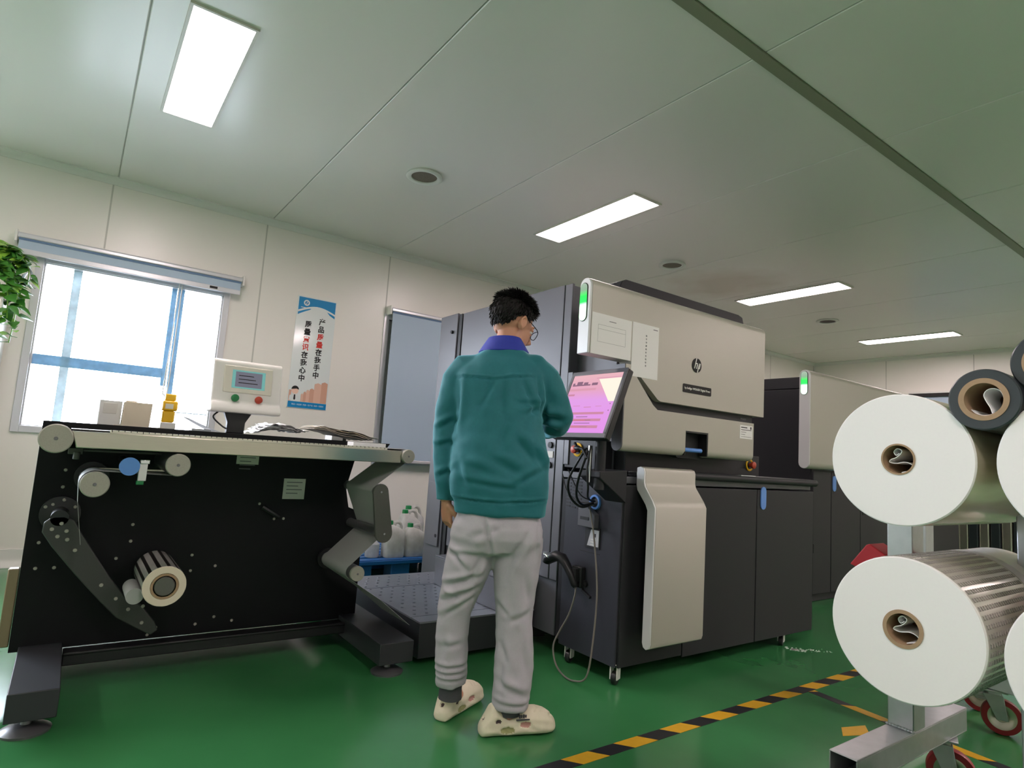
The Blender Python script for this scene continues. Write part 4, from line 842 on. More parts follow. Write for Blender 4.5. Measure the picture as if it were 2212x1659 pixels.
M['ui_cream'] = emission('ui_cream', 'fff6e4', 0.76); M['ui_dark'] = emission('ui_mauve', 'a07a92', 0.58); M['ui_bar'] = emission('ui_rose_bar', 'e29bb8', 0.61); M['ui_pale'] = emission('ui_pale_rose', 'ecabc0', 0.65); M['ui_red'] = emission('ui_red', 'ee6f8a', 0.61)
so = sb.build('screen', ['screen_pink', 'ui_cream', 'ui_dark', 'ui_bar', 'ui_pale', 'ui_red'], MO, smooth=0, local=True)
so.location = mon(0.004, 0, 0.001) - ORG[MO.name]; so.rotation_euler = (0, tl, 0)
b = B(); b.tube([(2.015, 2.085, 0.90), (2.015, 2.085, 1.26)], 0.026, 20); b.obox((2.03, 2.13, 1.28), (0.012, 0, 0), (0, 0.07, 0), (0, 0, 0.05)); b.build('pole', 'body2', MO)
b = B(); b.tube([(1.985, 2.122, 0.93), (1.985, 2.122, 1.10)], 0.010, 12); b.build('chrome_tube', 'chrome', MO)
b = B(); b.prism([(2.163, 0.995), (1.985, 0.985), (1.985, 0.955), (2.03, 0.925), (2.163, 0.84)], 'y', 2.05, 2.19); b.build('bracket', 'body2', MO, bevel=0.004)
# cables of the monitor
CB = thing('cable_bundle', 'black cables hanging from the monitor into the press side port', 'cables', (2.12, 2.25, 0.83))
for pts_, r in (([(1.985, 2.15, 1.09), (1.97, 2.19, 1.02), (1.99, 2.27, 0.93), (2.03, 2.30, 0.85), (2.09, 2.285, 0.80), (2.152, 2.262, 0.815)], 0.006), ([(1.985, 2.13, 1.09), (1.965, 2.15, 1.0), (1.985, 2.20, 0.92), (2.03, 2.25, 0.85), (2.09, 2.27, 0.81), (2.152, 2.258, 0.82)], 0.006),
                ([(1.975, 2.11, 1.10), (1.96, 2.11, 1.0), (1.975, 2.115, 0.91), (2.05, 2.19, 0.85), (2.152, 2.25, 0.83)], 0.005), ([(1.99, 2.24, 1.11), (1.985, 2.21, 1.085), (1.97, 2.16, 1.08), (1.965, 2.12, 1.04)], 0.007), ([(2.12, 2.47, 0.95), (2.12, 2.43, 0.87), (2.13, 2.35, 0.82), (2.152, 2.264, 0.822)], 0.003), ([(2.06, 2.36, 0.98), (2.08, 2.32, 0.9), (2.11, 2.30, 0.85), (2.152, 2.256, 0.828)], 0.003)):
    B().tube(spline(pts_, 6), r, 8).build('cable', 'cable_black', CB)
b = B(); b.ell((1.98, 2.205, 1.085), (0.011, 0.028, 0.011), 12, 8); b.build('ferrite_bead', 'cable_black', CB)
# barcode scanner hanging on the press side, with its cord
SN = thing('barcode_scanner', 'black handheld barcode scanner hung on the press side by the person\'s leg', 'scanner', (2.12, 2.38, 0.5))
b = B(); hd = [((2.075, 2.50, 0.498), .03, .02), ((2.075, 2.485, 0.515), .036, .027), ((2.085, 2.44, 0.535), .034, .027), ((2.095, 2.405, 0.53), .03, .024), ((2.10, 2.375, 0.50), .024, .02), ((2.108, 2.345, 0.455), .021, .019), ((2.115, 2.325, 0.415), .02, .018), ((2.118, 2.318, 0.402), .012, .012)]
pts_ = [Vector(h[0]) for h in hd]; rings = []
for i, (p, rx, rz) in enumerate(zip(pts_, [h[1] for h in hd], [h[2] for h in hd])):
    d = (pts_[min(i + 1, len(pts_) - 1)] - pts_[max(0, i - 1)]).normalized(); u = Vector((1, 0, 0)); u = (u - d * u.dot(d)).normalized(); w = d.cross(u)
    rings.append([p + u * (math.cos(q) * rx) + w * (math.sin(q) * rz) for q in [2 * PI * k / 16 for k in range(16)]])
b.loft(rings); b.build('body', 'black_soft', SN, smooth=60)
b = B(); b.ell((2.062, 2.478, 0.532), (0.022, 0.036, 0.010), 16, 8, Matrix.Rotation(0.35, 3, 'X')); b.build('top_shell', 'chrome', SN)
b = B(); b.box(2.13, 2.164, 2.30, 2.37, 0.40, 0.50); b.build('holder', 'recess', SN, bevel=0.005)
b = B(); b.obox((2.13, 2.335, 0.46), (0.02, 0, 0), (0, 0.02, 0), (0, 0, 0.03)); b.build('hook', 'recess', SN)
cord = spline([(2.118, 2.318, 0.405), (2.10, 2.305, 0.36), (2.08, 2.32, 0.27), (2.06, 2.355, 0.19), (2.04, 2.372, 0.12), (2.03, 2.34, 0.05), (2.03, 2.28, 0.012), (2.03, 2.20, 0.010), (2.04, 2.13, 0.05), (2.07, 2.13, 0.20), (2.10, 2.15, 0.42), (2.115, 2.20, 0.64), (2.12, 2.235, 0.75), (2.13, 2.26, 0.80), (2.156, 2.258, 0.812)], 8)
B().tube(cord, 0.0042, 8).build('cord', 'cable', SN)
b = B(); b.obox((2.30, 2.105, 0.982), (0.05, 0.008, 0), (-0.004, 0.025, 0), (0, 0, 0.010)); b.ell((2.345, 2.12, 0.986), (0.03, 0.025, 0.016), 14, 8, mi=1)
b.build('metal_clip', ['chrome', 'black_soft'], tag=('shiny metal clip lying on the press shelf behind the monitor pole', 'clip'), bevel=0.002)

# ------------------------------------------------------------------ roll racks and rolls
def big_castor(name, x_, y_, z1, parent, ang):
    ca, sa = math.cos(ang), math.sin(ang); A = Vector((ca, sa, 0)); N = Vector((-sa, ca, 0)); r = 0.072; o = Vector((x_, y_, 0)) + A * 0.03
    b = B(); b.obox((x_, y_, z1 - 0.004), A * 0.05, N * 0.045, (0, 0, 0.004)); b.cyl((x_, y_, z1 - 0.03), (x_, y_, z1 - 0.008), 0.03)
    for s_ in (-1, 1):
        p = o + N * 0.028 * s_; q = Vector((x_, y_, 0)) + N * 0.028 * s_; th_ = N * 0.003
        vs = [q - A * 0.035 + Vector((0, 0, z1 - 0.02)), q + A * 0.035 + Vector((0, 0, z1 - 0.02)), p + A * 0.02 + Vector((0, 0, r - 0.01)), p - A * 0.02 + Vector((0, 0, r - 0.01))]
        b.add([v + th_ for v in vs] + [v - th_ for v in vs], [(0, 1, 2, 3), (4, 5, 6, 7), (0, 1, 5, 4), (1, 2, 6, 5), (2, 3, 7, 6), (3, 0, 4, 7)])
    b.obox(Vector((x_, y_, z1 - 0.035)) - A * 0.06, A * 0.035, N * 0.018, (0, 0, 0.006))
    f = b.build(name, 'galv', parent, bevel=0.002)
    c0 = o + Vector((0, 0, r)) - N * 0.019
    w = B().lathe([(0.0, r * 0.70), (0.0, r * 0.97), (0.008, r), (0.030, r), (0.038, r * 0.97), (0.038, r * 0.70)], c0, N, 40, close=True).build('tyre', 'wheel_red', f)
    B().lathe([(0.004, 0.0), (0.002, 0.02), (0.006, 0.022), (0.003, r * 0.5), (0.001, r * 0.56), (0.0, r * 0.71), (0.038, r * 0.71), (0.037, r * 0.56), (0.034, 0.02), (0.034, 0)], c0, N, 36).build('hub', 'steel', f)
    return f
def tubebox(b, x0, x1, y0, y1, z0, z1, t=0.004):   # hollow square tube lying along x
    b.box(x0, x1, y0, y1, z0, z0 + t); b.box(x0, x1, y0, y1, z1 - t, z1); b.box(x0, x1, y0, y0 + t, z0 + t, z1 - t); b.box(x0, x1, y1 - t, y1, z0 + t, z1 - t); b.box(x0 + 0.22, x1 - 0.02, y0 + t, y1 - t, z0 + t, z1 - t, 1)
RK = thing('roll_rack', 'galvanised steel rack on red castors carrying the big white rolls', 'rack', (2.27, 0.7, 0))
for yy in (0.902, 0.558, 0.18):
    b = B(); tubebox(b, 1.868, 2.665, yy - 0.039, yy + 0.039, 0.182, 0.26); b.build('base_beam', ['galv', 'recess'], RK, smooth=0, bevel=0.002)
    b = B(); b.box(2.234, 2.32, yy - 0.038, yy + 0.038, 0.26, 1.16); b.build('post', 'galv', RK, bevel=0.003)
    wl_ = B()
    for k in range(9): wl_.ell((2.231, yy - 0.036 + k * 0.009, 0.262), (0.006, 0.007, 0.005), 8, 6)
    wl_.build('weld_bead', 'galv', RK)
    for xx in (1.97, 2.54): big_castor('castor', xx, yy, 0.181, RK, -1.2 if xx > 2.2 else -1.0)
for yy in (0.902, 0.558, 0.18):
    for zz in (0.79,):
        for sg in (-1, 1):
            b = B(); y0 = yy + 0.0385 * sg
            b.prism([(y0, zz - 0.03), (y0, zz - 0.002), (y0 + 0.05 * sg, zz + 0.028), (y0 + 0.062 * sg, zz + 0.022), (y0 + 0.115 * sg, zz - 0.05), (y0 + 0.08 * sg, zz - 0.06)], 'x', 2.225, 2.33)
            b.build('red_sleeve', 'red_sleeve', RK, bevel=0.004)
for zc in (1.09, 0.672):
    b = B(); b.box(2.40, 2.44, 0.14, 0.925, zc - 0.02, zc + 0.02)
    for yy in (0.885, 0.545, 0.17): b.box(2.32, 2.44, yy - 0.012, yy + 0.012, zc - 0.02, zc + 0.02)
    b.build('spindle_bar', 'galv', RK, bevel=0.002)
for yc, zc in ((0.693, 1.0903), (0.684, 0.676), (0.323, 1.0903), (0.312, 0.668)):
    B().cyl((1.95, yc, zc), (2.41, yc, zc), 0.0335 if zc < 1 else 0.034, seg=24).build('spindle', 'galv', RK)
def paper_roll(label, xc, yc, zc, r, L, rc, wall, side='film', face='paper_roll_end', grp=None, printed=False, bandx=None, tail=1):
    t = thing('paper_roll', label, 'roll', (xc, yc, zc - r), grp); o = (xc, yc, zc)
    B().lathe([(0.0, rc), (0.0, r - 0.003), (0.003, r), (0.006, r), (0.006, rc)], o, X, 96, close=True).build('roll_end', face, t, smooth=40)
    B().lathe([(0.006, r), (L, r), (L, rc), (0.006, rc)], o, X, 96, close=True).build('roll_side', side, t, smooth=40)
    B().lathe([(-0.002, rc), (-0.002, rc - wall), (L - 0.002, rc - wall), (L - 0.002, rc)], o, X, 48, close=True).build('cardboard_core', 'kraft', t, smooth=40)
    if bandx: B().lathe([(bandx, r + 0.0002), (bandx, r + 0.0012), (bandx + 0.05, r + 0.0012), (bandx + 0.05, r + 0.0002)], o, X, 96, close=True).build('tape_band', 'band_grey', t, smooth=40)
    if printed:
        b = B(); txt = []
        for i in range(30):
            a = math.radians(66 + i * 6.6)
            N = Vector((0, math.cos(a), math.sin(a))); U = Vector((0, math.sin(a), -math.cos(a)))
            c0 = Vector((xc + 0.202, yc, zc)) + N * (r + 0.0006)
            b.text('R R R R R R R R R R R R R R R R R R R R R R R R R', c0, X, U, 0.0155, sx=1.12)
        b.build('print_lettering', 'ink_pale', t, smooth=0)
    ri = rc - wall - 0.001; pts_ = []
    if tail == 1:
        q = [(0.45, 0.55), (0.1, 0.85), (-0.35, 0.75), (-0.45, 0.35), (-0.1, 0.1), (0.15, 0.3), (-0.05, 0.55)] [::-1] + [(0.7, 0.2), (0.55, -0.15), (-0.1, -0.1), (-0.72, 0.05), (-0.62, -0.25), (0.0, -0.35), (0.55, -0.4), (0.72, -0.62), (0.3, -0.88), (-0.3, -0.9)]
        q = [(0.05, 0.45), (0.28, 0.3), (0.42, 0.55), (0.2, 0.8), (-0.1, 0.66), (-0.02, 0.4), (0.3, 0.12), (0.62, -0.02), (0.72, -0.22), (0.3, -0.3), (-0.3, -0.18), (-0.72, -0.3), (-0.85, -0.52), (-0.6, -0.78), (-0.1, -0.95)]
    else:
        q = [(0.75, -0.6), (0.45, -0.88), (0.0, -0.97), (-0.45, -0.85), (-0.85, -0.45), (-0.95, 0.0), (-0.8, 0.5), (-0.45, 0.7), (-0.1, 0.62), (0.08, 0.3), (-0.05, -0.1), (-0.25, -0.5), (-0.35, -0.85)]
    sp_ = spline([(p[0] * ri, p[1] * ri, 0) for p in q], 5)
    b = B(); vs = []; fs = []; n = len(sp_)
    nr = [((sp_[min(n - 1, i + 1)] - sp_[max(0, i - 1)]).normalized()) for i in range(n)]
    for x_ in (0.012, 0.12):
        for sg in (0.5, -0.5):
            for p, d in zip(sp_, nr): vs.append((xc + x_, yc + p.x - d.y * 0.0016 * sg, zc + p.y + d.x * 0.0016 * sg))
    for i in range(n - 1): fs += [(i, i + 1, 2 * n + i + 1, 2 * n + i), (n + i, n + i + 1, 3 * n + i + 1, 3 * n + i), (i, i + 1, n + i + 1, n + i), (2 * n + i, 2 * n + i + 1, 3 * n + i + 1, 3 * n + i)]
    b.add(vs, fs + [(0, n, 3 * n, 2 * n), (n - 1, 2 * n - 1, 4 * n - 1, 3 * n - 1)]); b.build('paper_tail', 'paper', t, smooth=60)
    return t
M['paper_roll_end'] = mat('paper_roll_end', 'ece9e6', 0.75, nscale=160, nvar=0.015)
M['ink_pale'] = mat('pale_grey_ink', '9c9893', 0.6)
M['band_grey'] = mat('grey_tape_band', 'c2bdbd', 0.3)
M['film_warm'] = mat('clear_film_over_paper', 'd2cab0', 0.16, 0.25, nscale=5, nvar=0.18, stretch=(1, 7, 7))
M['film_print'] = mat('printed_film', 'e2ded4', 0.2, 0.3, nscale=5, nvar=0.08, stretch=(1, 7, 7))
paper_roll('upper big white paper roll at the front of the rack, beneath the dark film roll', 1.71, 0.693, 1.0903, 0.1666, 0.66, 0.0395, 0.004, 'film_warm')
paper_roll('lower big white paper roll with grey printed rows on its silver side', 1.71, 0.684, 0.676, 0.172, 0.66, 0.0455, 0.009, 'film_print', printed=True, bandx=0.40)
paper_roll('upper white roll cut off by the right picture edge, under the two dark film rolls', 1.71, 0.323, 1.0903, 0.1666, 0.66, 0.0395, 0.004, 'film_warm')
paper_roll('lower white roll cut off by the right picture edge', 1.71, 0.312, 0.668, 0.172, 0.66, 0.0455, 0.009, 'film_print')
paper_roll('dark film roll with brown core lying in the groove between the upper white rolls', 1.70, 0.508, 1.2365, 0.0712, 0.6, 0.0495, 0.0115, 'darkfilm', 'darkfilm', tail=2)
paper_roll('topmost dark film roll leaning on the other one at the right picture edge', 1.72, 0.392, 1.3185, 0.0712, 0.6, 0.0495, 0.0115, 'darkfilm', 'darkfilm', tail=2)
# second rack standing behind, seen between the rolls
R2 = thing('roll_rack', 'second steel rack on red castors standing behind the roll rack', 'rack', (3.0, 1.1, 0))
b = B(); b.box(2.95, 3.03, 1.09, 1.17, 0.26, 1.02); b.build('post', 'galv', R2, bevel=0.003)
b = B(); b.box(2.93, 3.62, 1.09, 1.17, 0.182, 0.26); b.box(3.29, 3.37, 0.50, 1.09, 0.182, 0.26); b.build('base_beam', 'galv', R2, bevel=0.003)
b = B(); b.box(2.95, 3.03, 1.0, 1.09, 0.94, 1.0); b.build('support_arm', 'galv', R2)
big_castor('castor', 3.33, 0.985, 0.181, R2, -1.2); big_castor('castor', 3.56, 1.13, 0.181, R2, -1.2); big_castor('castor', 3.33, 0.55, 0.181, R2, -1.2)
# foil-wrapped bundles by the far wall
for k, (yy, mk, hh_) in enumerate(((3.02, 'white', 0.74), (2.92, 'film', 0.72), (2.82, 'darkfilm', 0.73), (2.71, 'film', 0.74), (2.60, 'darkfilm', 0.73), (2.49, 'film', 0.72), (2.38, 'darkfilm', 0.70))):
    b = B(); b.box(9.0, 9.45, yy - 0.048, yy + 0.048, 0.0, hh_)
    b.build('wrapped_bundle', mk, smooth=0, bevel=0.012, tag=(['white bundle standing next to the far press unit, behind the racks', 'foil-wrapped bundle next to the white one, behind the racks', 'dark bundle third from the press unit behind the racks', 'silver bundle in the middle of the row behind the racks', 'dark bundle just right of the middle of the row behind the racks', 'silver bundle second from the right end of the row behind the racks', 'dark bundle at the right end of the row behind the racks'][k], 'bundle', 'wrapped bundles on the floor by the far wall'))

# ------------------------------------------------------------------ hazard tape on the floor
def tape(p0, p1, w, lb, phase=0.0, per=0.16, slant=0.045, only=None):
    p0, p1 = Vector((*p0, 0)), Vector((*p1, 0)); d = (p1 - p0); L = d.length; d.normalize(); n = Vector((-d.y, d.x, 0)); b = B(); s = -phase; k = 0
    while s < L:
        a0, a1 = s, s + per / 2
        lo = [max(0, min(L, a0 - slant / 2)), max(0, min(L, a1 - slant / 2)), max(0, min(L, a1 + slant / 2)), max(0, min(L, a0 + slant / 2))]
        if lo[1] > lo[0] or lo[2] > lo[3]:
            vs = [p0 + d * lo[0] - n * w / 2, p0 + d * lo[1] - n * w / 2, p0 + d * lo[2] + n * w / 2, p0 + d * lo[3] + n * w / 2]
            b.add([(v.x, v.y, 0.0003) for v in vs] + [(v.x, v.y, 0.0012) for v in vs], [(0, 1, 2, 3), (4, 5, 6, 7), (0, 1, 5, 4), (1, 2, 6, 5), (2, 3, 7, 6), (3, 0, 4, 7)], (k % 2) if only is None else only)
        s = a1; k += 1
    b.build('hazard_tape', ['tape_yellow', 'tape_black'], smooth=0, tag=(lb, 'tape', 'hazard tape stuck on the floor'))
tape((-1.0, 1.648), (6.5, 1.648), 0.062, 'long straight yellow and black floor tape in front of the press', phase=0.02, per=0.255, slant=-0.05)
tape((3.035, 1.615), (2.93, 0.45), 0.052, 'branch of yellow and black tape running off the long tape toward the rack', phase=0.18, per=0.36, slant=0.04)
b = B(); b.prism([(2.66, 1.285), (2.74, 1.33), (2.86, 1.29), (2.78, 1.235)], 'z', 0.0003, 0.0012); b.build('tape_scrap', 'tape_yellow', smooth=0, tag=('worn yellow tape scrap on the floor beside the rack\'s beam', 'tape'))

# ------------------------------------------------------------------ the operator, seen from behind
def remesh(b, voxel, it=4, fac=0.5):
    me = bpy.data.meshes.new('r'); bm = b.bm(); bm.to_mesh(me); bm.free(); o = bpy.data.objects.new('r', me); COL.objects.link(o)
    r = o.modifiers.new('r', 'REMESH'); r.mode = 'VOXEL'; r.voxel_size = voxel; r.use_smooth_shade = True
    if it: q = o.modifiers.new('s', 'SMOOTH'); q.factor = fac; q.iterations = it
    dg = bpy.context.evaluated_depsgraph_get(); dg.update(); out = bpy.data.meshes.new_from_object(o.evaluated_get(dg)); bpy.data.objects.remove(o); bpy.data.meshes.remove(me); return out
def coords(me):
    a = np.empty(len(me.vertices) * 3); me.vertices.foreach_get('co', a); n = np.empty(len(me.vertices) * 3); me.vertices.foreach_get('normal', n); return a.reshape(-1, 3), n.reshape(-1, 3)
def setco(me, a): me.vertices.foreach_set('co', a.ravel()); me.update()
def folds(me, segs, nz=(0.006, 9.0), nz2=(0.002, 26.0), cen=lambda z: 0.0, seed=0):
    a, n = coords(me); d = np.zeros(len(a))
    for (u0, z0, u1, z1, dep, wid) in segs:
        p = np.array([u0, z0]); q = np.array([u1, z1]); v = q - p; L = v @ v; t = np.clip(((a[:, [0, 2]] - p) @ v) / L, 0, 1)
        off = a[:, [0, 2]] - (p + t[:, None] * v); nn = np.array([-v[1], v[0]]) / math.sqrt(L); sd = off @ nn; dist = np.hypot(off[:, 0], off[:, 1])
        fade = np.sin(np.clip(t, 0.04, 0.96) * PI) ** 0.5
        back = np.clip(-n[:, 1] * 1.5 + 0.25, 0, 1)
        d += back * fade * dep * (-np.exp(-(sd / wid) ** 2) + 0.8 * np.exp(-((sd - 1.8 * wid) / (1.3 * wid)) ** 2)) * (dist < 4 * wid) * np.exp(-np.maximum(0, dist - abs(sd)) ** 2 / (wid * wid))
    if nz:
        for i in range(len(a)):
            p = Vector(a[i]) + Vector((seed, seed * 2.3, 0))
            d[i] += nz[0] * noise.noise(Vector((p.x * nz[1], p.y * nz[1], p.z * nz[1] * 0.55))) + nz2[0] * noise.noise(p * nz2[1])
    setco(me, a + n * d[:, None])
def sup(z, cu, cw, a, b, n=2.6, seg=48, tilt=0.0):
    out = []
    for k in range(seg):
        q = 2 * PI * k / seg; c, s_ = math.cos(q), math.sin(q); x_ = math.copysign(abs(c) ** (2 / n), c) * a
        out.append((cu + x_, cw + math.copysign(abs(s_) ** (2 / n), s_) * b, z + tilt * x_))
    return out
PO = thing('person', 'person in a green work jacket, grey trousers and cream clogs standing at the press', 'person', (1.36, 2.03, 0), rz=math.radians(-33.82))
HC = Vector((0.056, 0.102, 1.588)); HR = Matrix.Rotation(math.radians(-50), 3, 'Z') @ Matrix.Rotation(math.radians(-20), 3, 'X')
def hp(x, y, z): return HC + HR @ Vector((x, y, z))
b = B()
b.loft([sup(z, cu, cw, a, b_) for (z, cu, cw, a, b_) in ((.68, .045, 0, .12, .085), (.74, .047, 0, .145, .095), (.82, .047, 0, .150, .10), (.95, .04, .01, .14, .095), (1.1, .035, .02, .145, .098), (1.25, .03, .03, .155, .098), (1.34, .025, .035, .155, .085), (1.41, .025, .045, .10, .065), (1.45, .028, .055, .06, .055))])
b.tube([(.028, .045, 1.40), (.036, .062, 1.46), (.048, .085, 1.53), (.052, .095, 1.57)], [.062, .056, .054, .054], 24)
b.ell(hp(0, -.006, .020), (.073, .092, .094), 28, 18, HR); b.ell(hp(0, .034, -.040), (.060, .062, .076), 24, 14, HR); b.ell(hp(0, .050, -.082), (.042, .044, .036), 20, 12, HR)
b.tube([hp(0, .088, .012), hp(0, .104, -.012), hp(0, .116, -.034), hp(0, .100, -.044)], [.009, .010, .014, .010], 12)
b.ell(hp(0, .086, .022), (.045, .012, .010), 16, 8, HR)
for sg in (-1, 1): b.ell(hp(.030 * sg, .084, .006), (.015, .0105, .0085), 14, 10, HR); b.ell(hp(.030 * sg, .083, -.015), (.014, .0085, .0055), 14, 8, HR)
b.ell(hp(0, .094, -.066), (.022, .008, .005), 14, 8, HR); b.ell(hp(0, .092, -.076), (.019, .009, .006), 14, 8, HR)
for sg in (-1, 1):
    er = HR @ Matrix.Rotation(-0.35 * sg, 3, 'Z') @ Matrix.Rotation(-0.12, 3, 'X')
    b.ell(hp(.076 * sg, -.008, -.014), (.008, .020, .032), 16, 12, er); b.tube([hp(.082 * sg, .004, .004), hp(.086 * sg, -.014, .014), hp(.087 * sg, -.026, -.004), hp(.084 * sg, -.018, -.030), hp(.078 * sg, -.002, -.042)], .0055, 8)
# arms, hands and legs
b.tube([(-.12, .03, 1.36), (-.165, .035, 1.29), (-.180, .04, 1.18), (-.178, .045, 1.08), (-.172, .05, .97), (-.167, .055, .87), (-.164, .058, .835)], [.055, .05, .044, .038, .036, .028, .024], 20)
b.tube([(.16, .03, 1.38), (.215, .045, 1.31), (.255, .075, 1.23), (.268, .105, 1.185), (.25, .20, 1.168), (.22, .29, 1.160), (.205, .33, 1.158)], [.055, .05, .044, .042, .038, .028, .025], 20)
def hand(b, wrist, fwd, nrm, thumb_side, curl):
    W = Vector(wrist); f = Vector(fwd).normalized(); n = Vector(nrm); n = (n - f * n.dot(f)).normalized(); s_ = f.cross(n) * thumb_side   # n: palm normal, s_: towards the thumb
    rings = []
    for (t, hw_, th_) in ((-.01, .024, .02), (.012, .030, .019), (.040, .040, .017), (.066, .042, .0135), (.078, .040, .0115), (.082, .036, .008)):
        rings.append([W + f * t + s_ * (math.cos(2 * PI * k / 20) * hw_) + n * (math.sin(2 * PI * k / 20) * th_) for k in range(20)])
    b.loft(rings)
    for off, ln, r in ((.0325, .068, .0080), (.011, .076, .0082), (-.0105, .071, .0080), (-.0315, .055, .0072)):
        p = W + f * .078 + s_ * off; pts = [p - f * .012, p]; d = f.copy()
        for seg_, cc in ((.46, curl), (.30, curl * 1.3), (.24, curl * 0.9)):
            d = (Matrix.Rotation(-cc * (1 if True else -1), 3, n.cross(f)) @ d) if (Matrix.Rotation(-cc, 3, n.cross(f)) @ f).dot(n) > 0 else (Matrix.Rotation(cc, 3, n.cross(f)) @ d)
            pts.append(pts[-1] + d * ln * seg_)
        b.tube(pts, [r, r * 1.05, r, r * .92, r * .7], 10)
    p = W + f * .016 + s_ * .026; b.tube([p - s_ * .012, p, p + (f * .7 + s_ * .65 + n * .35).normalized() * .034, p + (f * .7 + s_ * .65 + n * .35).normalized() * .034 + (f * .9 + n * .45).normalized() * .030, p + (f * .7 + s_ * .65 + n * .35).normalized() * .034 + (f * .9 + n * .45).normalized() * .047], [.014, .0135, .0115, .0098, .007], 12)
hand(b, (-.163, .060, .830), (.10, .08, -1), (.85, .5, 0), 1, 0.62)
hand(b, (.203, .335, 1.158), (-.35, .9, .0), (-.2, -.1, -1), 1, 0.5)
b.tube([(-.035, 0, .76), (-.055, 0, .62), (-.08, .015, .48), (-.096, .02, .40), (-.095, .032, .28), (-.09, .045, .15), (-.088, .05, .08)], [.082, .080, .062, .052, .052, .038, .036], 20)
b.tube([(.13, 0, .76), (.132, 0, .62), (.136, -.01, .48), (.138, -.012, .40), (.143, -.012, .28), (.137, -.024, .15), (.135, -.028, .08)], [.082, .080, .062, .054, .054, .038, .036], 20)
LD, RD = Vector((.45, .893, 0)), Vector((.955, .297, 0))
for st, dd in ((Vector((-.112, .052, 0)), LD), (Vector((.052, -.055, 0)), RD)):
    b.tube([st + dd * .03 + Vector((0, 0, .05)), st + dd * .08 + Vector((0, 0, .055)), st + dd * .15 + Vector((0, 0, .042)), st + dd * .21 + Vector((0, 0, .034)), st + dd * .25 + Vector((0, 0, .03))], [.027, .034, .03, .025, .016], 16)
bodym = remesh(b, 0.0034, 2, 0.5); bodym.name = 'body'
_a, _n = coords(bodym)   # keep the covered limbs and trunk clear of the clothes
_hid = (_a[:, 2] > .12) & (_a[:, 2] < 1.40) & ~((_a[:, 0] < -.115) & (_a[:, 2] > .69) & (_a[:, 2] < .86)) & ~(_a[:, 1] > .27)
setco(bodym, _a - _n * (0.014 * _hid)[:, None])
finish(bodym, 'body', 'skin', PO, Vector((0, 0, 0)), smooth=0); bodym.polygons.foreach_set('use_smooth', [True] * len(bodym.polygons))
for sg in (-1, 1):
    e = B(); e.ell(hp(.030 * sg, .0815, -.004), (.0115, .0095, .0075), 16, 10, HR, 0); e.ell(hp(.030 * sg, .0885, -.0065), (.0048, .0030, .0048), 12, 8, HR, 1); e.build('eye', ['white', 'ink_black'], PO, local=True)
# hair
b = B(); NA, NP = 72, 22; orad = (.083, .103, .100); irad = (.070, .086, .084); hc = (0, -.012, .024)
def pmax(q):   # q: 0 at the face, PI at the nape
    q = abs((q + PI) % (2 * PI) - PI); keys = [(0, 48), (0.5, 58), (1.0, 80), (1.35, 100), (1.6, 90), (1.85, 106), (2.2, 132), (2.7, 140), (PI, 139)]
    for (a0, v0), (a1, v1) in zip(keys, keys[1:]):
        if q <= a1: return math.radians(v0 + (v1 - v0) * (q - a0) / (a1 - a0) + 2.0 * math.sin(q * 23) + 1.5 * math.sin(q * 41))
    return math.radians(139)
rings = []
for lay, rad in ((0, orad), (1, irad)):
    js = range(1, NP + 1) if lay == 0 else range(NP, 0, -1)
    for j in js:
        ring = []
        for k in range(NA):
            q = 2 * PI * k / NA; a = pmax(q) * j / NP; taper = 1.0 - (0.10 * max(0, j / NP - 0.70) / 0.30 if lay == 0 else 0)
            ring.append(hp(hc[0] + rad[0] * taper * math.sin(a) * math.sin(q), hc[1] + rad[1] * taper * math.sin(a) * math.cos(q), hc[2] + rad[2] * taper * math.cos(a)))
        rings.append(ring)
b.loft(rings)
rn = random.Random(11)
for _ in range(2600):
    q = rn.uniform(0, 2 * PI); top = rn.random() < 0.5; a = math.acos(rn.uniform(math.cos(min(pmax(q), 1.0) if top else pmax(q) * 0.97), 1.0))
    d = Vector((math.sin(a) * math.sin(q), math.sin(a) * math.cos(q), math.cos(a))); p = Vector(hc) + Vector((orad[0] * d.x, orad[1] * d.y, orad[2] * d.z)) * 0.965
    down = Vector((0, -0.1, -1)); tang = (down - d * down.dot(d)); tang = tang.normalized() if tang.length > 0.15 else Vector((rn.uniform(-1, 1), rn.uniform(-1, 1), 0)).normalized()
    lift = 0.30 + (0.75 * max(0, d.z) if d.z > 0.45 else 0.02)
    dr = (tang * 0.8 + d * lift + Vector((rn.uniform(-.35, .35), rn.uniform(-.35, .35), rn.uniform(-.1, .25)))).normalized(); L = rn.uniform(.014, .028) * (1.25 if d.z > .6 else (0.55 if d.z < 0 else 0.85))
    pts_ = [hp(*p), hp(*(p + dr * L * .55)), hp(*(p + dr * L + tang * L * 0.25))]; b.tube(pts_, [.0042, .003, .0004], 4)
b.build('hair', 'hair', PO, smooth=60, local=True)
b = B(); fr = [(.080, -.012, .012), (.079, .03, .010), (.070, .083, .004)]
for sg in (-1, 1):
    b.tube(spline([hp(p[0] * sg, p[1], p[2]) for p in fr], 4), .0018, 6)
    b.tube([hp(.034 * sg + .025 * math.cos(2 * PI * k / 20), .114 - .010 * abs(math.cos(2 * PI * k / 20)) * (1 if math.cos(2 * PI * k / 20) * sg > 0 else .2) - .003, -.004 + .020 * math.sin(2 * PI * k / 20)) for k in range(21)], .0016, 6)
    b.tube([hp(.059 * sg, .101, .000), hp(.070 * sg, .083, .004)], .0018, 6)
b.tube([hp(-.009, .110, 0), hp(0, .114, .003), hp(.009, .110, 0)], .0016, 6); GL = b.build('glasses', 'ink_black', PO, local=True)
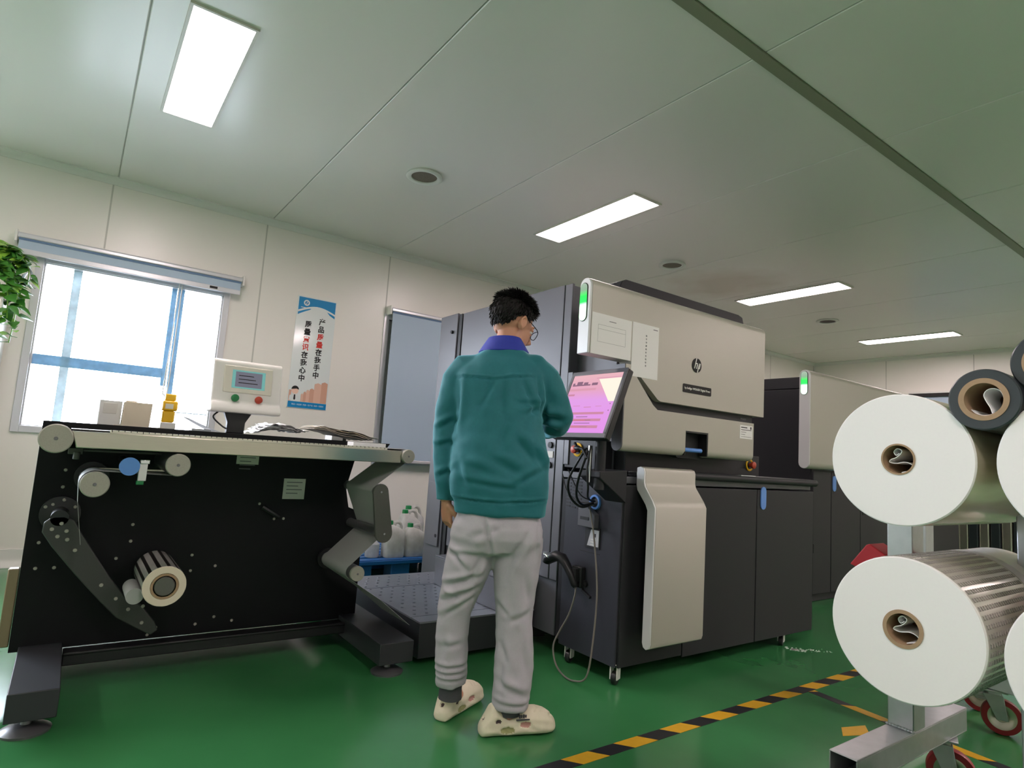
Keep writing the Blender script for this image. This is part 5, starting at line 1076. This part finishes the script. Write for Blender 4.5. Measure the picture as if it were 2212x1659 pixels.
# jacket
b = B(); J = [(.797, .052, 0, .176, .120), (.803, .052, 0, .182, .127), (.848, .052, 0, .184, .129), (.862, .048, 0, .192, .132), (.92, .043, 0, .197, .140), (1.0, .038, .005, .195, .142), (1.1, .030, .012, .186, .140), (1.2, .020, .02, .180, .136), (1.29, .016, .028, .188, .128), (1.345, .018, .034, .192, .118), (1.385, .020, .040, .172, .104), (1.42, .022, .046, .132, .088), (1.45, .024, .052, .095, .078), (1.472, .026, .058, .066, .066)]
b.loft([sup(z, cu, cw, a, b_, 2.5, 56, 0.06 * min(1, max(0, (z - 1.2) / .15))) for (z, cu, cw, a, b_) in J])
b.tube([(-.07, .035, 1.385), (-.115, .035, 1.365), (-.150, .036, 1.315), (-.174, .042, 1.21), (-.180, .048, 1.10), (-.174, .052, 1.0), (-.168, .055, .91), (-.166, .058, .866), (-.166, .058, .834)], [.050, .066, .068, .060, .057, .055, .050, .042, .041], 28)
b.tube([(.10, .035, 1.400), (.150, .036, 1.385), (.195, .042, 1.345), (.238, .070, 1.265), (.264, .098, 1.200), (.266, .135, 1.178), (.25, .21, 1.166), (.226, .28, 1.160), (.215, .305, 1.158)], [.050, .066, .070, .068, .066, .064, .056, .046, .044], 28)
jm = remesh(b, 0.0068, 3, 0.5); jm.name = 'jacket'
JF = [(-.154, 1.325, .0, 1.322, .004, .004), (0, 1.322, .155, 1.345, .004, .004), (-.01, 1.326, -.048, 1.225, .005, .014), (.034, 1.33, .032, 1.20, .004, .012), (.11, 1.32, .17, 1.19, .006, .012), (.17, 1.345, .195, 1.18, .006, .006), (.10, 1.232, .185, 1.235, .006, .010), (.133, 1.193, .185, 1.222, .008, .012), (.193, 1.242, .214, 1.18, .007, .012), (.20, 1.20, .28, 1.185, .008, .014), (.205, 1.16, .27, 1.14, .006, .01),
      (.066, 1.15, .03, 1.05, .005, .016), (.09, 1.10, .185, 1.0, .006, .016), (-.145, 1.32, -.15, 1.12, .007, .012), (-.125, 1.0, -.09, .90, .005, .014), (-.10, .925, .09, .905, .004, .010), (.1, .915, .21, .985, .005, .012), (-.13, .857, .05, .852, .004, .004), (.05, .852, .232, .868, .004, .004), (.16, 1.07, .21, .99, .006, .012), (-.10, .99, .006, .955, .004, .014), (.0, 1.02, .12, .96, .004, .016), (-.21, 1.12, -.15, 1.16, .006, .01), (-.21, 1.05, -.15, 1.07, .006, .01), (-.2, .93, -.14, .96, .005, .01)]
folds(jm, [(a_, b_, c_, d_, e_ * 1.9, f_) for (a_, b_, c_, d_, e_, f_) in JF], (.010, 8.0), (.0035, 22.0), seed=1.7)
finish(jm, 'jacket', 'jacket', PO, Vector((0, 0, 0)), smooth=0); jm.polygons.foreach_set('use_smooth', [True] * len(jm.polygons))
b = B(); cc = (.026, .060)
prof = [(.058, .058, 1.440), (.059, .058, 1.505), (.062, .061, 1.514), (.067, .066, 1.512), (.086, .078, 1.482), (.104, .090, 1.452), (.101, .087, 1.448), (.084, .075, 1.472), (.068, .066, 1.490), (.066, .064, 1.440)]
rings = []
for (a, b_, z) in prof: rings.append([(cc[0] + a * math.cos(2 * PI * k / 48) * (1 + 0.02 * math.sin(3 * k)), cc[1] + b_ * math.sin(2 * PI * k / 48), z - (0.028 * max(0, math.sin(2 * PI * k / 48)) if z > 1.47 else 0) + 0.05 * a * math.cos(2 * PI * k / 48)) for k in range(48)])
vs = [p for r in rings for p in r]; fs = []
for i in range(len(rings)):
    i2 = (i + 1) % len(rings)
    for k in range(48): fs.append((i * 48 + k, i * 48 + (k + 1) % 48, i2 * 48 + (k + 1) % 48, i2 * 48 + k))
b.add(vs, fs); b.build('collar', 'collar', PO, smooth=50, local=True, label='blue folded collar')
# trousers
b = B(); b.loft([sup(z, cu, cw, a, b_, 2.4, 48) for (z, cu, cw, a, b_) in ((.87, .05, 0, .140, .09), (.82, .05, 0, .152, .100), (.785, .05, -.002, .166, .112), (.75, .048, -.004, .178, .120), (.71, .046, -.004, .182, .122), (.66, .045, 0, .172, .105), (.645, .045, 0, .150, .07))])
b.tube([(-.040, 0, .72), (-.050, 0, .62), (-.074, .010, .52), (-.095, .018, .42), (-.097, .026, .32), (-.092, .036, .22), (-.089, .044, .165), (-.088, .046, .140)], [.092, .092, .078, .067, .066, .065, .063, .060], 28)
b.tube([(.136, 0, .72), (.134, 0, .62), (.136, -.006, .52), (.138, -.010, .42), (.143, -.014, .32), (.146, -.022, .21), (.143, -.030, .13), (.141, -.032, .092)], [.094, .094, .083, .073, .071, .071, .070, .067], 28)
tm = remesh(b, 0.0062, 3, 0.5); tm.name = 'trousers'
TF = [(-.009, .806, .031, .664, .006, .006), (-.004, .738, -.046, .718, .005, .012), (.022, .74, .056, .759, .005, .012), (-.136, .645, -.006, .653, .006, .010), (-.128, .654, -.063, .599, .007, .010), (-.135, .527, -.009, .575, .009, .010), (-.147, .468, -.014, .526, .009, .010), (-.132, .494, -.088, .48, .006, .009), (-.134, .411, -.028, .483, .007, .010), (-.006, .644, -.051, .549, .007, .012), (.201, .82, .202, .64, .004, .005), (.13, .695, .078, .557, .006, .012), (.178, .766, .116, .643, .006, .012), (.067, .472, .104, .433, .006, .010), (.086, .325, .116, .261, .006, .012), (.171, .329, .196, .216, .005, .012), (-.134, .296, -.05, .309, .005, .012), (-.15, .215, -.034, .222, .007, .008), (-.15, .190, -.034, .196, .007, .008), (-.15, .168, -.03, .170, .006, .007), (.086, .194, .19, .151, .007, .012), (.098, .276, .097, .162, .006, .012), (.114, .409, .19, .446, .005, .012), (-.121, .346, -.13, .247, .005, .012), (.08, .125, .21, .118, .005, .007), (.16, .60, .19, .48, .005, .014), (.10, .55, .13, .40, .004, .016)]
folds(tm, [(a_, b_, c_, d_, e_ * 1.5, f_) for (a_, b_, c_, d_, e_, f_) in TF], (.009, 8.0), (.003, 24.0), seed=5.1)
finish(tm, 'trousers', 'trousers', PO, Vector((0, 0, 0)), smooth=0); tm.polygons.foreach_set('use_smooth', [True] * len(tm.polygons))
# socks and foam clogs
for (p0, p1) in (((-.089, .046, .165), (-.090, .050, .085)), ((.136, -.028, .15), (.135, -.030, .07))):
    B().tube([p0, tuple((Vector(p0) + Vector(p1)) / 2), p1], [.044, .043, .046], 24).build('sock', 'sock', PO, local=True)
def clog(st, dd, side):
    s_ = Vector((-dd.y, dd.x, 0)); b = B(); secs = [(-.024, .014, .010, .034), (-.019, .028, .0, .048), (0, .037, .0, .078), (.016, .040, .0, .108), (.030, .041, .0, .112), (.052, .041, .0, .094), (.078, .042, .0, .074), (.105, .044, .0, .074), (.135, .048, .0, .088), (.165, .052, .0, .093), (.20, .055, .0, .090), (.232, .053, .0, .080), (.254, .044, .0, .066), (.270, .028, .004, .048), (.277, .012, .012, .034)]
    rings = []
    for (t, hw_, z0, z1) in secs:
        ring = []
        for k in range(28):
            q = 2 * PI * k / 28; c, sn = math.cos(q), math.sin(q); x_ = math.copysign(abs(c) ** .75, c) * hw_ * (1.0 if sn < 0.2 else 1 - 0.30 * (sn - .2)); z_ = (z0 + z1) / 2 + math.copysign(abs(sn) ** .7, sn) * (z1 - z0) / 2
            fl_ = 1.0 + (0.12 if z_ < 0.03 else 0)
            ring.append(st + dd * t + s_ * (x_ * fl_) + Vector((0, 0, z_)))
        rings.append(ring)
    b.loft(rings); me = remesh(b, 0.0042, 4, 0.5); a, n = coords(me); loc_ = np.stack([(a - np.array(st)) @ np.array(dd), (a - np.array(st)) @ np.array(s_), a[:, 2]], 1)
    d = np.zeros(len(a)); tagm = np.zeros(len(a), int)
    holes = [(.038, .058, .012, .008, 1), (.074, .026, .028, .014, 3), (.142, .045, .022, .011, 2)]
    for (t, z_, rt, rz_, mi) in holes:
        e = ((loc_[:, 0] - t) / rt) ** 2 + ((loc_[:, 2] - z_) / rz_) ** 2; ok = (np.abs(n @ np.array(s_)) > 0.35); k = ok & (e < 1); d[k] -= .007 * np.clip(1.3 - e[k], 0, 1); tagm[k] = mi
    e = ((loc_[:, 1]) / .008) ** 2 + ((loc_[:, 2] - .060) / .007) ** 2; k = (loc_[:, 0] < .0) & (e < 1); d[k] -= .006; tagm[k] = 1
    for j in range(4):   # moulded grooves across the toe
        g = np.abs(loc_[:, 0] - (.185 + .022 * j) - .010 * np.cos(loc_[:, 1] * 80)); k = (n[:, 2] > .45) & (g < .005) & (np.abs(loc_[:, 1]) < .034); d[k] -= .003
    e = ((loc_[:, 0] - .078) / .042) ** 2 + (loc_[:, 1] / .033) ** 2; k = (e < 1) & (n[:, 2] > .3); d[k] -= .020 * np.clip(1.2 - e[k], 0, 1)
    setco(me, a + n * d[:, None])
    for p in me.polygons:
        m_ = [tagm[v] for v in p.vertices]; p.material_index = int(max(set(m_), key=m_.count))
    o = finish(me, 'clog', ['foam', 'hole', 'hole_pink', 'hole_green'], PO, Vector((0, 0, 0)), smooth=0); me.polygons.foreach_set('use_smooth', [True] * len(me.polygons))
    if side:
        m_ = B()
        for k, (w_, h_) in enumerate(((.004, .012), (.003, .010), (.004, .012), (.003, .009))):
            c0 = st + dd * (.118 + .008 * k) - s_ * .0445 + Vector((0, 0, .074)); m_.obox(c0, dd * w_ * .6, s_ * .003, Vector((0, 0, h_ * .5)))
        m_.obox(st + dd * .130 - s_ * .0475 + Vector((0, 0, .063)), dd * .026, s_ * .003, Vector((0, 0, .0018)))
        m_.build('print', 'sock', o, local=True, smooth=0)
clog(Vector((-.112, .052, 0)), LD, False); clog(Vector((.052, -.055, 0)), RD, True)

# white powder spilt beside the press castor
b = B(); rn = random.Random(5)
for _ in range(70):
    t_ = abs(rn.gauss(0, 0.5)); x_ = 3.60 + 0.16 * t_ + rn.gauss(0, 0.02); y_ = 2.03 - 0.09 * t_ + rn.gauss(0, 0.018); r_ = rn.uniform(.002, .008) / (1 + t_)
    b.prism([(x_ + r_ * 1.8 * math.cos(a), y_ + r_ * math.sin(a)) for a in [2 * PI * k / 7 for k in range(7)]], 'z', 0.0002, 0.0008)
o = b.build('powder_spill', 'paper', smooth=0, tag=('thin spill of white powder on the green floor beside the press castor', 'powder')); o['kind'] = 'stuff'
